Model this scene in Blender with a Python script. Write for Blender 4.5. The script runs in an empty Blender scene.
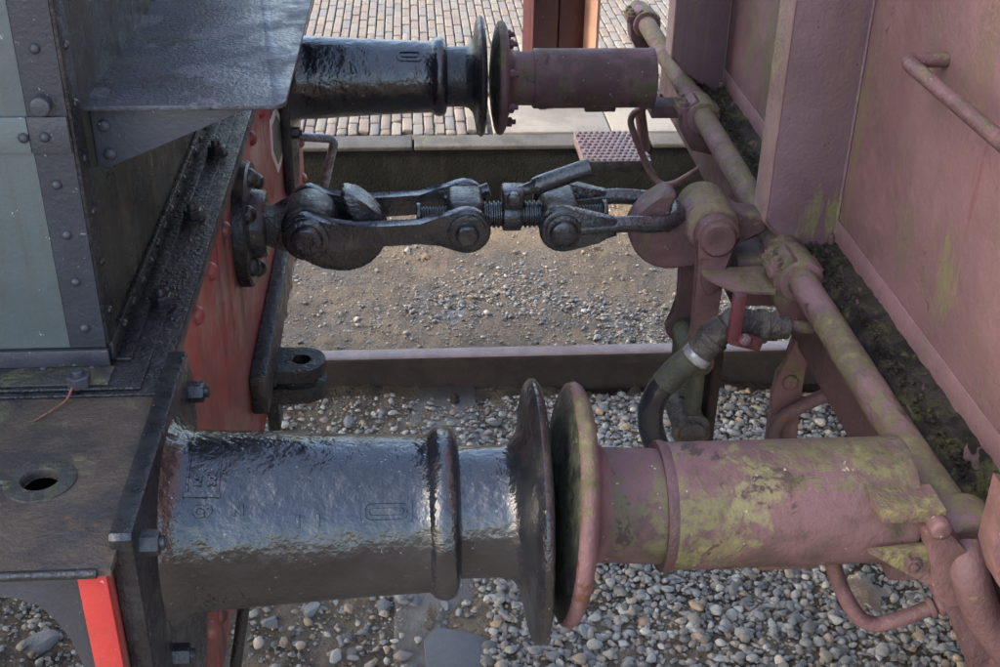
import bpy, bmesh, math, random
import numpy as np
from mathutils import Vector, Matrix
random.seed(7); rng = np.random.default_rng(11)
SC = bpy.context.scene
COL = SC.collection
PI = math.pi
R = math.radians

# ---------------------------------------------------------------- camera
CAM = Vector((0.0, -2.0798, 1.9213)); YAW, PITCH, ROLL, FPX = -0.0791, 0.5208, 0.0185, 1204.85
fw = Vector((-math.sin(YAW)*math.cos(PITCH), math.cos(YAW)*math.cos(PITCH), -math.sin(PITCH)))
r0 = Vector((math.cos(YAW), math.sin(YAW), 0)); u0 = r0.cross(fw)
rt = r0*math.cos(ROLL)+u0*math.sin(ROLL); up = -r0*math.sin(ROLL)+u0*math.cos(ROLL)
cd = bpy.data.cameras.new('camera'); cam = bpy.data.objects.new('camera', cd); COL.objects.link(cam)
cd.sensor_width = 36; cd.lens = FPX*36/1000; cd.clip_start = 0.05; cd.clip_end = 500
mw = Matrix((rt, up, -fw)).transposed().to_4x4(); mw.translation = CAM
cam.matrix_world = mw
SC.camera = cam

# ---------------------------------------------------------------- sky, sun, exposure
SUN_EL, SUN_DIR = R(33), (-1.0, -0.17)
w = bpy.data.worlds.new('World'); SC.world = w; w.use_nodes = True
nt = w.node_tree; sky = nt.nodes.new('ShaderNodeTexSky'); sky.sky_type = 'NISHITA'; sky.sun_disc = False
sky.sun_elevation = SUN_EL; sky.sun_rotation = math.atan2(SUN_DIR[0], SUN_DIR[1])
sky.dust_density = 3.2; sky.air_density = 1.0; sky.ozone_density = 0.6
nt.links.new(sky.outputs[0], nt.nodes['Background'].inputs[0]); nt.nodes['Background'].inputs[1].default_value = 0.15
sl = bpy.data.lights.new('sun', 'SUN'); sun = bpy.data.objects.new('sun', sl); COL.objects.link(sun)
sl.energy = 0.9; sl.angle = R(5); sl.color = (1, 0.9, 0.76)
h = math.hypot(*SUN_DIR)
sdir = Vector((SUN_DIR[0]/h*math.cos(SUN_EL), SUN_DIR[1]/h*math.cos(SUN_EL), math.sin(SUN_EL)))
sun.rotation_euler = (-sdir).to_track_quat('-Z', 'Y').to_euler()
SC.view_settings.view_transform = 'Standard'; SC.view_settings.look = 'None'
SC.view_settings.exposure = 2.6; SC.view_settings.gamma = 1.0

# ---------------------------------------------------------------- pixel helpers (a pixel gives a direction; a plane gives the distance)
def ray(px, py):
    return rt*((px-500)/FPX) - up*((py-333.5)/FPX) + fw
def on(px, py, ax, v):
    d = ray(px, py); return CAM + d*((v-CAM[ax])/d[ax])
def proj(P):
    d = Vector(P)-CAM; z = d.dot(fw); return 500+FPX*d.dot(rt)/z, 333.5-FPX*d.dot(up)/z

# ---------------------------------------------------------------- materials
def mat(name, base, var=None, rough=0.5, rvar=0.15, nscale=7, bump=0.15, bscale=140, bump2=0.0, b2scale=22,
        moss=None, rust=None, streak=None, dust=None, metal=0.0, spec=0.5, island=None, objrand=None, coat=0.0, patch=None, spots=()):
    m = bpy.data.materials.new(name); m.use_nodes = True; T = m.node_tree; N = T.nodes; L = T.links
    bs = N['Principled BSDF']
    geo = N.new('ShaderNodeNewGeometry'); pos = geo.outputs['Position']
    def noise(sc, det=6, ro=0.6, vec=None, dist=0.0):
        n = N.new('ShaderNodeTexNoise'); n.inputs['Scale'].default_value = sc; n.inputs['Detail'].default_value = det
        n.inputs['Roughness'].default_value = ro; n.inputs['Distortion'].default_value = dist
        L.new(vec or pos, n.inputs['Vector'])
        c = N.new('ShaderNodeMapRange'); c.inputs[1].default_value = 0.27; c.inputs[2].default_value = 0.73; L.new(n.outputs[0], c.inputs[0]); return c.outputs[0]
    def ramp(f, a, b):
        r = N.new('ShaderNodeMapRange'); r.inputs[1].default_value = a; r.inputs[2].default_value = b; L.new(f, r.inputs[0]); return r.outputs[0]
    def mixc(f, a, b):
        x = N.new('ShaderNodeMix'); x.data_type = 'RGBA'
        L.new(f, x.inputs[0])
        for s, i in ((a, 6), (b, 7)):
            if isinstance(s, tuple): x.inputs[i].default_value = (*s, 1)
            else: L.new(s, x.inputs[i])
        return x.outputs[2]
    def math_(op, a, b):
        x = N.new('ShaderNodeMath'); x.operation = op
        for s, i in ((a, 0), (b, 1)):
            if isinstance(s, (int, float)): x.inputs[i].default_value = s
            else: L.new(s, x.inputs[i])
        return x.outputs[0]
    def stretch(sx, sy, sz):
        v = N.new('ShaderNodeVectorMath'); v.operation = 'MULTIPLY'; v.inputs[1].default_value = (sx, sy, sz); L.new(pos, v.inputs[0]); return v.outputs[0]
    var = var or tuple(c*0.65 for c in base)
    col = mixc(ramp(noise(nscale, 5, 0.65), 0.38, 0.64), base, var)
    rf = None
    if island or objrand:
        cr = N.new('ShaderNodeValToRGB'); cols = island or objrand; e = cr.color_ramp; e.interpolation = 'LINEAR'
        while len(e.elements) < len(cols): e.elements.new(0.5)
        for i, c in enumerate(cols): e.elements[i].position = i/(len(cols)-1); e.elements[i].color = (*c, 1)
        if island: L.new(geo.outputs['Random Per Island'], cr.inputs[0])
        else:
            oi = N.new('ShaderNodeObjectInfo'); ad = math_('ADD', oi.outputs['Random'], geo.outputs['Random Per Island'])
            L.new(math_('FRACT', ad, 0), cr.inputs[0])
        fine = noise(nscale*6, 6, 0.7)
        col = mixc(ramp(fine, 0.3, 0.75), cr.outputs[0], mixc(ramp(noise(nscale, 4), 0.4, 0.65), base, var))
        col = mixc(math_('MULTIPLY', ramp(fine, 0.25, 0.8), 0.35), cr.outputs[0], col)
    if patch:   # soft larger blotches of another colour: (colour, scale, lo, hi)
        col = mixc(ramp(noise(patch[1], 5, 0.7, dist=0.6), patch[2], patch[3]), col, patch[0])
    if streak:  # vertical runs: (colour, density scale, amount)
        s = noise(1.0, 5, 0.6, stretch(streak[1], streak[1], streak[1]*0.045))
        s2 = noise(3.0, 4, 0.6)
        f = math_('MULTIPLY', ramp(s, 0.52, 0.75), ramp(s2, 0.42, 0.6))
        col = mixc(math_('MULTIPLY', f, streak[2]), col, streak[0])
    for (c_, r_, k_, amt, st_) in spots:   # stains with a place of their own: centre, radii, colour, amount, streakiness
        sv = N.new('ShaderNodeVectorMath'); sv.operation = 'SUBTRACT'; sv.inputs[1].default_value = c_; L.new(pos, sv.inputs[0])
        dv = N.new('ShaderNodeVectorMath'); dv.operation = 'DIVIDE'; dv.inputs[1].default_value = r_; L.new(sv.outputs[0], dv.inputs[0])
        ln_ = N.new('ShaderNodeVectorMath'); ln_.operation = 'LENGTH'; L.new(dv.outputs[0], ln_.inputs[0])
        nz = noise(1.0, 5, 0.7, stretch(st_, st_, st_*0.12) if st_ > 30 else stretch(st_, st_, st_), 0.6)
        f = math_('ADD', math_('SUBTRACT', 1.0, ln_.outputs['Value']), math_('MULTIPLY', math_('SUBTRACT', nz, 0.5), 1.5))
        col = mixc(math_('MULTIPLY', math_('MULTIPLY', ramp(f, 0.30, 0.58), ramp(noise(95, 4, 0.7), 0.1, 0.55)), amt), col, k_)
    if rust:    # (colour, scale, lo, hi)
        f = ramp(noise(rust[1], 5, 0.75, dist=0.4), rust[2], rust[3]); col = mixc(f, col, rust[0])
    if dust:    # pale specks: (colour, scale, lo, hi)
        f = ramp(noise(dust[1], 3, 0.8), dust[2], dust[3]); col = mixc(f, col, dust[0])
    mossf = None
    if moss:    # (colour, scale, lo, hi, how far it keeps to upward faces)
        sp = N.new('ShaderNodeSeparateXYZ'); L.new(geo.outputs['Normal'], sp.inputs[0])
        f = math_('ADD', noise(moss[1], 6, 0.72, dist=0.7), math_('MULTIPLY', sp.outputs[2], moss[4]))
        f = ramp(f, moss[2], moss[3]); f2 = math_('MULTIPLY', f, ramp(noise(moss[1]*9, 5, 0.7), 0.2, 0.62))
        mossf = math_('MULTIPLY', f2, 0.9)
        mc = mixc(noise(moss[1]*4, 6), tuple(c*0.55 for c in moss[0]), tuple(min(1, c*1.5) for c in moss[0]))
        col = mixc(mossf, col, mc)
    L.new(col, bs.inputs['Base Color'])
    rr = N.new('ShaderNodeMapRange'); rr.inputs[1].default_value = 0.3; rr.inputs[2].default_value = 0.7
    rr.inputs[3].default_value = max(0.05, rough-rvar); rr.inputs[4].default_value = min(1, rough+rvar)
    L.new(noise(nscale*2.3, 4, 0.7), rr.inputs[0]); ro = rr.outputs[0]
    if mossf: ro = math_('ADD', ro, math_('MULTIPLY', mossf, 0.35))
    L.new(ro, bs.inputs['Roughness'])
    bs.inputs['Metallic'].default_value = metal; bs.inputs['Specular IOR Level'].default_value = spec
    bs.inputs['Coat Weight'].default_value = coat; bs.inputs['Coat Roughness'].default_value = 0.2
    hsum = math_('MULTIPLY', noise(bscale, 3, 0.65), bump)
    if bump2: hsum = math_('ADD', hsum, math_('MULTIPLY', noise(b2scale, 3, 0.55), bump2))
    if mossf: hsum = math_('ADD', hsum, math_('MULTIPLY', mossf, 0.25))
    b = N.new('ShaderNodeBump'); b.inputs['Strength'].default_value = 0.6; b.inputs['Distance'].default_value = 0.006
    L.new(hsum, b.inputs['Height']); L.new(b.outputs[0], bs.inputs['Normal'])
    return m

MOSS = (0.115, 0.106, 0.05); MAUVE = (0.132, 0.072, 0.073); MAUVE2 = (0.088, 0.051, 0.049)
RUST = (0.10, 0.045, 0.03)
M = {}
M['gloss_black'] = mat('gloss_black', (0.008, 0.009, 0.012), (0.016, 0.017, 0.020), 0.20, 0.07, 9, 0.20, 85, 0.55, 32, spec=0.75, dust=((0.20, 0.21, 0.23), 120, 0.90, 0.97), patch=((0.03, 0.028, 0.026), 5, 0.66, 0.9), rust=((0.10, 0.05, 0.03), 15, 0.90, 0.97))
M['black'] = mat('black', (0.011, 0.012, 0.014), (0.02, 0.02, 0.022), 0.34, 0.12, 14, 0.25, 110, 0.3, 30, dust=((0.14, 0.135, 0.13), 90, 0.88, 0.97), patch=((0.04, 0.036, 0.031), 9, 0.66, 0.9))
M['tar_black'] = mat('tar_black', (0.009, 0.010, 0.012), (0.018, 0.018, 0.02), 0.30, 0.10, 18, 0.45, 150, 0.2, 45)
M['shelf'] = mat('shelf', (0.052, 0.056, 0.066), (0.034, 0.036, 0.042), 0.40, 0.16, 6, 0.25, 160, 0.12, 18, patch=((0.095, 0.095, 0.105), 7, 0.60, 0.66), rust=((0.085, 0.062, 0.05), 11, 0.72, 0.88), dust=((0.015, 0.013, 0.012), 26, 0.83, 0.88))
M['red'] = mat('red', (0.27, 0.05, 0.042), (0.21, 0.055, 0.047), 0.42, 0.12, 5, 0.12, 120, 0.1, 14, streak=((0.05, 0.03, 0.025), 34, 0.85), patch=((0.17, 0.07, 0.055), 4, 0.58, 0.78), rust=((0.03, 0.02, 0.018), 12, 0.80, 0.92))
M['red_lit'] = mat('red_lit', (0.36, 0.032, 0.028), (0.29, 0.032, 0.028), 0.38, 0.08, 11, 0.1, 160, dust=((0.55, 0.4, 0.36), 120, 0.91, 0.97))  # beam's red paint brightened: the light on the end face is in the colour
M['green'] = mat('green', (0.098, 0.118, 0.118), (0.078, 0.093, 0.093), 0.42, 0.08, 3.5, 0.10, 200, 0.07, 20, dust=((0.45, 0.45, 0.42), 85, 0.91, 0.96), streak=((0.085, 0.085, 0.06), 28, 0.5))
M['green_dirty'] = mat('green_dirty', (0.042, 0.048, 0.04), (0.03, 0.031, 0.025), 0.34, 0.12, 6, 0.15, 160, 0.1, 18, streak=((0.10, 0.09, 0.06), 24, 0.7), dust=((0.3, 0.28, 0.24), 90, 0.89, 0.96))
M['border'] = mat('border', (0.045, 0.049, 0.062), (0.036, 0.038, 0.047), 0.44, 0.1, 5, 0.15, 160, 0.1, 22, dust=((0.25, 0.25, 0.25), 100, 0.89, 0.97))
M['rust_plate'] = mat('rust_plate', (0.075, 0.058, 0.044), (0.042, 0.037, 0.034), 0.46, 0.12, 8, 0.35, 130, 0.2, 24, moss=((0.09, 0.09, 0.045), 9, 0.66, 0.85, 0.05), rust=((0.13, 0.075, 0.035), 8, 0.72, 0.92))
M['grime'] = mat('grime', (0.045, 0.045, 0.038), (0.03, 0.03, 0.03), 0.5, 0.12, 9, 0.4, 140, moss=((0.09, 0.09, 0.035), 10, 0.55, 0.75, 0.08))
M['steel'] = mat('steel', (0.014, 0.015, 0.018), (0.024, 0.024, 0.025), 0.25, 0.1, 15, 0.2, 120, 0.25, 34, spec=0.65, patch=((0.055, 0.05, 0.046), 12, 0.68, 0.92), dust=((0.2, 0.19, 0.18), 110, 0.90, 0.98))
M['worn_steel'] = mat('worn_steel', (0.06, 0.057, 0.054), (0.026, 0.025, 0.024), 0.36, 0.12, 18, 0.3, 120, 0.2, 34, metal=0.35, rust=((0.10, 0.06, 0.04), 16, 0.68, 0.84))
M['bright_steel'] = mat('bright_steel', (0.30, 0.31, 0.32), (0.16, 0.16, 0.165), 0.3, 0.1, 20, 0.1, 150, metal=0.3)
WALL_SPOTS = [(tuple(on(px, py, 0, XW_)), r_, k_, a_, st_) for px, py, XW_, r_, k_, a_, st_ in (
    (772, 60, .80, (.1, .13, .20), (0.155, 0.148, 0.07), .8, 60), (752, 40, .80, (.1, .06, .16), (0.17, 0.16, 0.08), .75, 70), (945, 275, .80, (.1, .055, .09), (0.185, 0.17, 0.085), .85, 60),
    (905, 240, .80, (.1, .05, .09), (0.15, 0.135, 0.08), .6, 60), (860, 130, .80, (.1, .035, .25), (0.18, 0.16, 0.085), .7, 80), (838, 215, .80, (.1, .03, .08), (0.18, 0.168, 0.075), .8, 50),
    (985, 60, .80, (.1, .06, .15), (0.15, 0.115, 0.07), .6, 60), (880, 300, .80, (.1, .02, .06), (0.10, 0.05, 0.05), .7, 30), (975, 190, .80, (.1, .02, .10), (0.18, 0.06, 0.065), .6, 60))]
M['mauve_wall'] = mat('mauve_wall', (0.222, 0.129, 0.133), (0.183, 0.107, 0.110), 0.50, 0.10, 3.0, 0.22, 130, 0.8, 9, spec=0.3, moss=((0.16, 0.15, 0.055), 1.9, 0.78, 1.1, 0.0), streak=((0.17, 0.13, 0.09), 46, 0.45), spots=WALL_SPOTS, rust=((0.10, 0.05, 0.04), 7, 0.83, 0.89), dust=((0.07, 0.035, 0.03), 55, 0.90, 0.96))
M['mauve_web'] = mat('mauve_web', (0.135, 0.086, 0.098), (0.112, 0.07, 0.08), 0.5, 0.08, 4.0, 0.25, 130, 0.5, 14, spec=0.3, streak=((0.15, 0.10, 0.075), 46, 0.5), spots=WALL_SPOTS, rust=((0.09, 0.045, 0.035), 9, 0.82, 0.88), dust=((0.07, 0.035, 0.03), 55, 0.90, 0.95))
M['mauve'] = mat('mauve', MAUVE, MAUVE2, 0.56, 0.1, 9, 0.3, 110, 0.25, 26, spec=0.25, moss=(MOSS, 8, 0.66, 0.78, 0.16), rust=(RUST, 12, 0.74, 0.80), dust=((0.36, 0.30, 0.28), 110, 0.90, 0.96))
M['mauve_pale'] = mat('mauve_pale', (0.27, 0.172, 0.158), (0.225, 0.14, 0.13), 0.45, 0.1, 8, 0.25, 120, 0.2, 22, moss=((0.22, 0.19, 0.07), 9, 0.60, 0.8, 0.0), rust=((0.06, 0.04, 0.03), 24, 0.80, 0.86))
M['mossy'] = mat('mossy', (0.17, 0.098, 0.10), (0.11, 0.068, 0.064), 0.62, 0.1, 11, 0.3, 120, 0.2, 30, spec=0.22, moss=((0.135, 0.124, 0.056), 11, 0.44, 0.58, 0.14), rust=((0.06, 0.04, 0.033), 16, 0.74, 0.80))
SLEEVE_SPOTS = [(tuple(on(px, py, 1, -.94)), r_, k_, a_, 22) for px, py, r_, k_, a_ in ((700, 520, (.10, .1, .11), (0.118, 0.110, 0.053), .85), (755, 500, (.05, .1, .06), (0.155, 0.143, 0.07), .8), (690, 550, (.03, .1, .04), (0.16, 0.15, 0.06), .8), (620, 510, (.05, .1, .09), (0.085, 0.08, 0.042), .9), (840, 490, (.07, .1, .06), (0.125, 0.07, 0.076), .85), (878, 470, (.022, .1, .035), (0.16, 0.155, 0.06), .9), (900, 500, (.03, .1, .08), (0.05, 0.05, 0.03), .8))]
M['mossy_sleeve'] = mat('mossy_sleeve', (0.115, 0.066, 0.067), (0.072, 0.046, 0.043), 0.58, 0.12, 9, 0.22, 110, 0.16, 26, spec=0.22, moss=((0.095, 0.088, 0.044), 7, 0.60, 0.74, 0.06), spots=SLEEVE_SPOTS, rust=((0.05, 0.034, 0.03), 12, 0.70, 0.78), dust=((0.32, 0.29, 0.22), 60, 0.90, 0.95))
M['crust'] = mat('crust', (0.10, 0.058, 0.056), (0.05, 0.034, 0.03), 0.7, 0.1, 10, 0.8, 90, 0.7, 26, spec=0.15, moss=((0.12, 0.115, 0.045), 12, 0.62, 0.78, 0.0), rust=((0.035, 0.028, 0.024), 11, 0.62, 0.72))
M['gutter'] = mat('gutter', (0.035, 0.028, 0.024), (0.015, 0.013, 0.011), 0.9, 0.05, 12, 2.0, 90, 1.2, 30, spec=0.1, moss=((0.06, 0.062, 0.025), 14, 0.55, 0.70, 0.05))
M['greasy'] = mat('greasy', (0.02, 0.019, 0.017), (0.05, 0.05, 0.035), 0.38, 0.12, 9, 0.4, 90, 0.3, 22, moss=((0.07, 0.075, 0.03), 8, 0.58, 0.76, 0.0), rust=((0.17, 0.085, 0.09), 6, 0.76, 0.82))
M['dark_mauve'] = mat('dark_mauve', (0.10, 0.058, 0.062), (0.072, 0.044, 0.044), 0.58, 0.1, 8, 0.3, 120, 0.2, 24, spec=0.22, moss=(MOSS, 9, 0.72, 0.82, 0.12), rust=(RUST, 11, 0.72, 0.80))
M['old_iron'] = mat('old_iron', (0.07, 0.06, 0.05), (0.028, 0.023, 0.02), 0.6, 0.15, 22, 0.9, 110, 0.6, 40, rust=((0.12, 0.055, 0.035), 20, 0.68, 0.80))
M['green_hose'] = mat('green_hose', (0.035, 0.038, 0.03), (0.055, 0.055, 0.035), 0.6, 0.12, 14, 0.5, 160, 0.2, 40, moss=((0.08, 0.085, 0.03), 12, 0.56, 0.75, 0.08))
M['black_hose'] = mat('black_hose', (0.012, 0.014, 0.02), (0.018, 0.02, 0.026), 0.16, 0.08, 12, 0.15, 120, 0.15, 30)
M['handle_red'] = mat('handle_red', (0.105, 0.027, 0.034), (0.07, 0.024, 0.028), 0.42, 0.1, 20, 0.3, 120, rust=(RUST, 24, 0.64, 0.74))
M['rail_top'] = mat('rail_top', (0.205, 0.135, 0.115), (0.16, 0.105, 0.09), 0.36, 0.08, 12, 0.3, 120, 0.15, 22, dust=((0.3, 0.24, 0.2), 90, 0.85, 0.97))
M['rail_side'] = mat('rail_side', (0.042, 0.030, 0.025), (0.03, 0.023, 0.02), 0.8, 0.1, 11, 0.6, 110, 0.3, 24, spec=0.15)
M['sand'] = mat('sand', (0.20, 0.152, 0.10), (0.148, 0.115, 0.08), 0.9, 0.05, 4, 1.4, 110, 1.2, 28, spec=0.2, patch=((0.165, 0.135, 0.10), 2.6, 0.50, 0.68), dust=((0.30, 0.26, 0.20), 150, 0.80, 0.92), rust=((0.085, 0.065, 0.045), 60, 0.62, 0.74))
M['gravel'] = mat('gravel', (0.22, 0.21, 0.20), (0.16, 0.15, 0.14), 0.7, 0.12, 40, 0.35, 260, spec=0.25, island=[(0.11, 0.107, 0.10), (0.25, 0.24, 0.225), (0.34, 0.325, 0.29), (0.19, 0.188, 0.18), (0.42, 0.39, 0.335), (0.29, 0.235, 0.165), (0.21, 0.208, 0.205), (0.38, 0.265, 0.155), (0.55, 0.52, 0.46), (0.17, 0.148, 0.125)])
M['slate'] = mat('slate', (0.16, 0.165, 0.175), (0.11, 0.115, 0.12), 0.7, 0.1, 25, 0.3, 160, 0.15, 40, spec=0.25, objrand=[(0.15, 0.152, 0.157), (0.21, 0.21, 0.21), (0.12, 0.122, 0.127), (0.25, 0.245, 0.235)])
M['sleeper'] = mat('sleeper', (0.20, 0.175, 0.15), (0.145, 0.13, 0.115), 0.85, 0.06, 6, 0.8, 120, 0.4, 20)
M['kerb'] = mat('kerb', (0.072, 0.066, 0.058), (0.045, 0.041, 0.036), 0.85, 0.06, 6, 0.7, 120, 0.4, 20, moss=((0.14, 0.14, 0.07), 6, 0.66, 0.85, 0.0), dust=((0.08, 0.07, 0.06), 24, 0.83, 0.91))
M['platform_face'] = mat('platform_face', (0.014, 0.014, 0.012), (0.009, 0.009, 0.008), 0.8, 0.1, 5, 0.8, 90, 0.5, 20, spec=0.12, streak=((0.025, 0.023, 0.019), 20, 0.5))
M['slab'] = mat('slab', (0.20, 0.185, 0.16), (0.155, 0.142, 0.125), 0.85, 0.06, 4, 0.5, 150, 0.2, 16, dust=((0.13, 0.10, 0.075), 40, 0.83, 0.91))
M['brick'] = mat('brick', (0.18, 0.155, 0.125), (0.13, 0.11, 0.095), 0.85, 0.08, 14, 0.7, 120, 0.5, 30, spec=0.2, objrand=[(0.175, 0.155, 0.128), (0.15, 0.142, 0.132), (0.165, 0.132, 0.112), (0.19, 0.17, 0.142), (0.13, 0.127, 0.128), (0.17, 0.148, 0.118), (0.145, 0.118, 0.106)])
M['joint'] = mat('joint', (0.105, 0.088, 0.066), (0.07, 0.06, 0.047), 0.95, 0.03, 20, 1.0, 150)
M['post_red'] = mat('post_red', (0.05, 0.014, 0.015), (0.04, 0.012, 0.013), 0.4, 0.08, 5, 0.1, 130, dust=((0.3, 0.2, 0.17), 60, 0.89, 0.95))
M['post_salmon'] = mat('post_salmon', (0.34, 0.20, 0.145), (0.28, 0.16, 0.12), 0.5, 0.08, 6, 0.1, 130)
M['leaf'] = mat('leaf', (0.20, 0.135, 0.098), (0.145, 0.095, 0.07), 0.65, 0.1, 30, 0.5, 130)
M['leaf_tan'] = mat('leaf_tan', (0.30, 0.19, 0.10), (0.22, 0.13, 0.07), 0.65, 0.1, 30, 0.5, 130)
M['twig'] = mat('twig', (0.20, 0.085, 0.05), (0.13, 0.06, 0.04), 0.6, 0.1, 40, 0.4, 130)
M['white_paint'] = mat('white_paint', (0.62, 0.60, 0.56), (0.5, 0.48, 0.45), 0.5, 0.1, 14, 0.1, 120)
M['grey_paint'] = mat('grey_paint', (0.075, 0.08, 0.078), (0.055, 0.058, 0.056), 0.42, 0.1, 10, 0.1, 120)
M['hole_shade'] = mat('hole_shade', (0.004, 0.004, 0.004), rough=0.9, spec=0.0)  # near-black colour standing in for the shade inside the plate hole
M['worn_paint'] = mat('worn_paint', (0.22, 0.165, 0.16), (0.12, 0.075, 0.072), 0.4, 0.1, 60, 0.2, 120)
M['ground'] = mat('ground', (0.30, 0.28, 0.25), (0.25, 0.23, 0.205), 0.95, 0.03, 0.7, 1.0, 40)

# ---------------------------------------------------------------- mesh helpers
def link(name, bm, m, parent=None, smooth=None):
    me = bpy.data.meshes.new(name); 
    bmesh.ops.recalc_face_normals(bm, faces=bm.faces[:])
    bm.to_mesh(me); bm.free(); me.materials.append(M[m])
    if smooth is not None:
        me.polygons.foreach_set('use_smooth', [True]*len(me.polygons))
        if smooth < 180: me.set_sharp_from_angle(angle=R(smooth))
    o = bpy.data.objects.new(name, me); COL.objects.link(o)
    if parent: o.parent = parent; o.matrix_parent_inverse = parent.matrix_basis.inverted()   # parts keep world coordinates
    return o
def empty(name, label, cat, loc, group=None):
    o = bpy.data.objects.new(name, None); COL.objects.link(o); o.location = loc; o.empty_display_size = 0.1
    o['label'] = label; o['category'] = cat
    if group: o['group'] = group
    return o
def tag(o, label=None, cat=None, group=None, kind=None):
    for k, v in (('label', label), ('category', cat), ('group', group), ('kind', kind)):
        if v: o[k] = v
    return o
def BM(): return bmesh.new()
def bevel(bm, geom_edges, wd, seg=2):
    if wd > 0: bmesh.ops.bevel(bm, geom=geom_edges, offset=wd, segments=seg, affect='EDGES', profile=0.5, clamp_overlap=True)
def box(bm, a, b, bev=0.003, seg=2, mtx=None):
    a = Vector(a); b = Vector(b); c = (a+b)/2; s = b-a
    r = bmesh.ops.create_cube(bm, size=1.0)['verts']
    for v in r: v.co = Vector((v.co.x*abs(s.x), v.co.y*abs(s.y), v.co.z*abs(s.z)))
    es = list({e for v in r for e in v.link_edges})
    before = set(bm.verts)-set(r)
    bevel(bm, es, bev, seg)
    new = [v for v in bm.verts if v not in before]
    for v in new: v.co = (mtx @ v.co if mtx else v.co) + c
    return new
def prism(bm, pts, ax, a0, a1, bev=0.0, seg=2):
    """extrude a closed outline (2-D points in the other two axes, in order) from a0 to a1 along axis ax"""
    o = [i for i in range(3) if i != ax]; before = set(bm.verts)
    def mk(p, a):
        c = [0, 0, 0]; c[o[0]] = p[0]; c[o[1]] = p[1]; c[ax] = a; return bm.verts.new(c)
    A = [mk(p, a0) for p in pts]; B = [mk(p, a1) for p in pts]; n = len(pts)
    fs = [bm.faces.new(A[::-1]), bm.faces.new(B)]
    for i in range(n): bm.faces.new((A[i], A[(i+1) % n], B[(i+1) % n], B[i]))
    if bev: bevel(bm, list(fs[0].edges)+list(fs[1].edges), bev, seg)
    return [v for v in bm.verts if v not in before]
def holed(bm, outer, c, r, ax, a0, a1, n=28):
    """plate with a round hole: two half outlines meeting along a cut through the hole centre (outer must start left-bottom and run counter-clockwise as a rectangle or tongue)"""
    A = [(c[0]+r*math.cos(t), c[1]+r*math.sin(t)) for t in [PI+i*PI/(n//2) for i in range(n//2+1)]]      # lower half, left to right
    B = [(c[0]+r*math.cos(t), c[1]+r*math.sin(t)) for t in [i*PI/(n//2) for i in range(n//2+1)]]          # upper half, right to left
    xl = min(p[0] for p in outer); xr = max(p[0] for p in outer)
    lo = [p for p in outer if p[1] < c[1]-1e-6]; hi = [p for p in outer if p[1] > c[1]+1e-6]
    prism(bm, [(xl, c[1])]+lo+[(xr, c[1])]+A[::-1], ax, a0, a1)
    prism(bm, [(xr, c[1])]+hi+[(xl, c[1])]+B[::-1], ax, a0, a1)
    bmesh.ops.remove_doubles(bm, verts=bm.verts[:], dist=1e-6)
def frame_of(d):
    d = Vector(d).normalized(); t = Vector((0, 0, 1)) if abs(d.z) < 0.9 else Vector((1, 0, 0))
    a = d.cross(t).normalized(); return d, a, d.cross(a)
def lathe(bm, prof, org, axis=(1, 0, 0), n=48, wob=0.0, caps=True):
    """profile = (distance along the axis, radius); revolve about org + axis"""
    d, a, b = frame_of(axis); org = Vector(org); rings = []
    for (t, r) in prof:
        if r < 1e-5: rings.append([bm.verts.new(org+d*t)]); continue
        rings.append([bm.verts.new(org+d*t+(a*math.cos(2*PI*k/n)+b*math.sin(2*PI*k/n))*r*(1+wob*math.sin(3*2*PI*k/n+t*31)+wob*math.sin(7*2*PI*k/n-t*53))) for k in range(n)])
    for A, B in zip(rings, rings[1:]):
        if len(A) == 1 and len(B) == 1: continue
        for k in range(n):
            k2 = (k+1) % n
            if len(A) == 1: bm.faces.new((A[0], B[k2], B[k]))
            elif len(B) == 1: bm.faces.new((A[k], A[k2], B[0]))
            else: bm.faces.new((A[k], A[k2], B[k2], B[k]))
    for Rg, s in ((rings[0], 1), (rings[-1], -1)):
        if caps and len(Rg) > 1: bm.faces.new(Rg[::s])
def cyl(bm, p0, p1, r, n=24, bev=0.0, r1=None):
    p0 = Vector(p0); p1 = Vector(p1); Ln = (p1-p0).length; r1 = r if r1 is None else r1
    if bev: prof = [(0, r-bev), (bev*0.3, r-bev*0.3), (bev, r), (Ln-bev, r1), (Ln-bev*0.3, r1-bev*0.3), (Ln, r1-bev)]
    else: prof = [(0, r), (Ln, r1)]
    lathe(bm, prof, p0, p1-p0, n)
def smooth_path(pts, k=8):
    P = [Vector(p) for p in pts]; Q = [P[0]*2-P[1]]+P+[P[-1]*2-P[-2]]; out = []
    for i in range(1, len(Q)-2):
        for j in range(k):
            t = j/k; a, b, c, d = Q[i-1:i+3]
            out.append(0.5*((2*b)+(c-a)*t+(2*a-5*b+4*c-d)*t*t+(3*b-a-3*c+d)*t**3))
    out.append(P[-1]); return out
def round_path(pts, rad, k=6):
    P = [Vector(p) for p in pts]; out = [P[0]]
    for i in range(1, len(P)-1):
        a = (P[i-1]-P[i]); b = (P[i+1]-P[i]); t = min(rad, a.length*0.48, b.length*0.48)
        A = P[i]+a.normalized()*t; B = P[i]+b.normalized()*t
        for j in range(k+1):
            s = j/k; out.append(A*(1-s)**2+P[i]*2*s*(1-s)+B*s*s)
    out.append(P[-1]); return out
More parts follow.
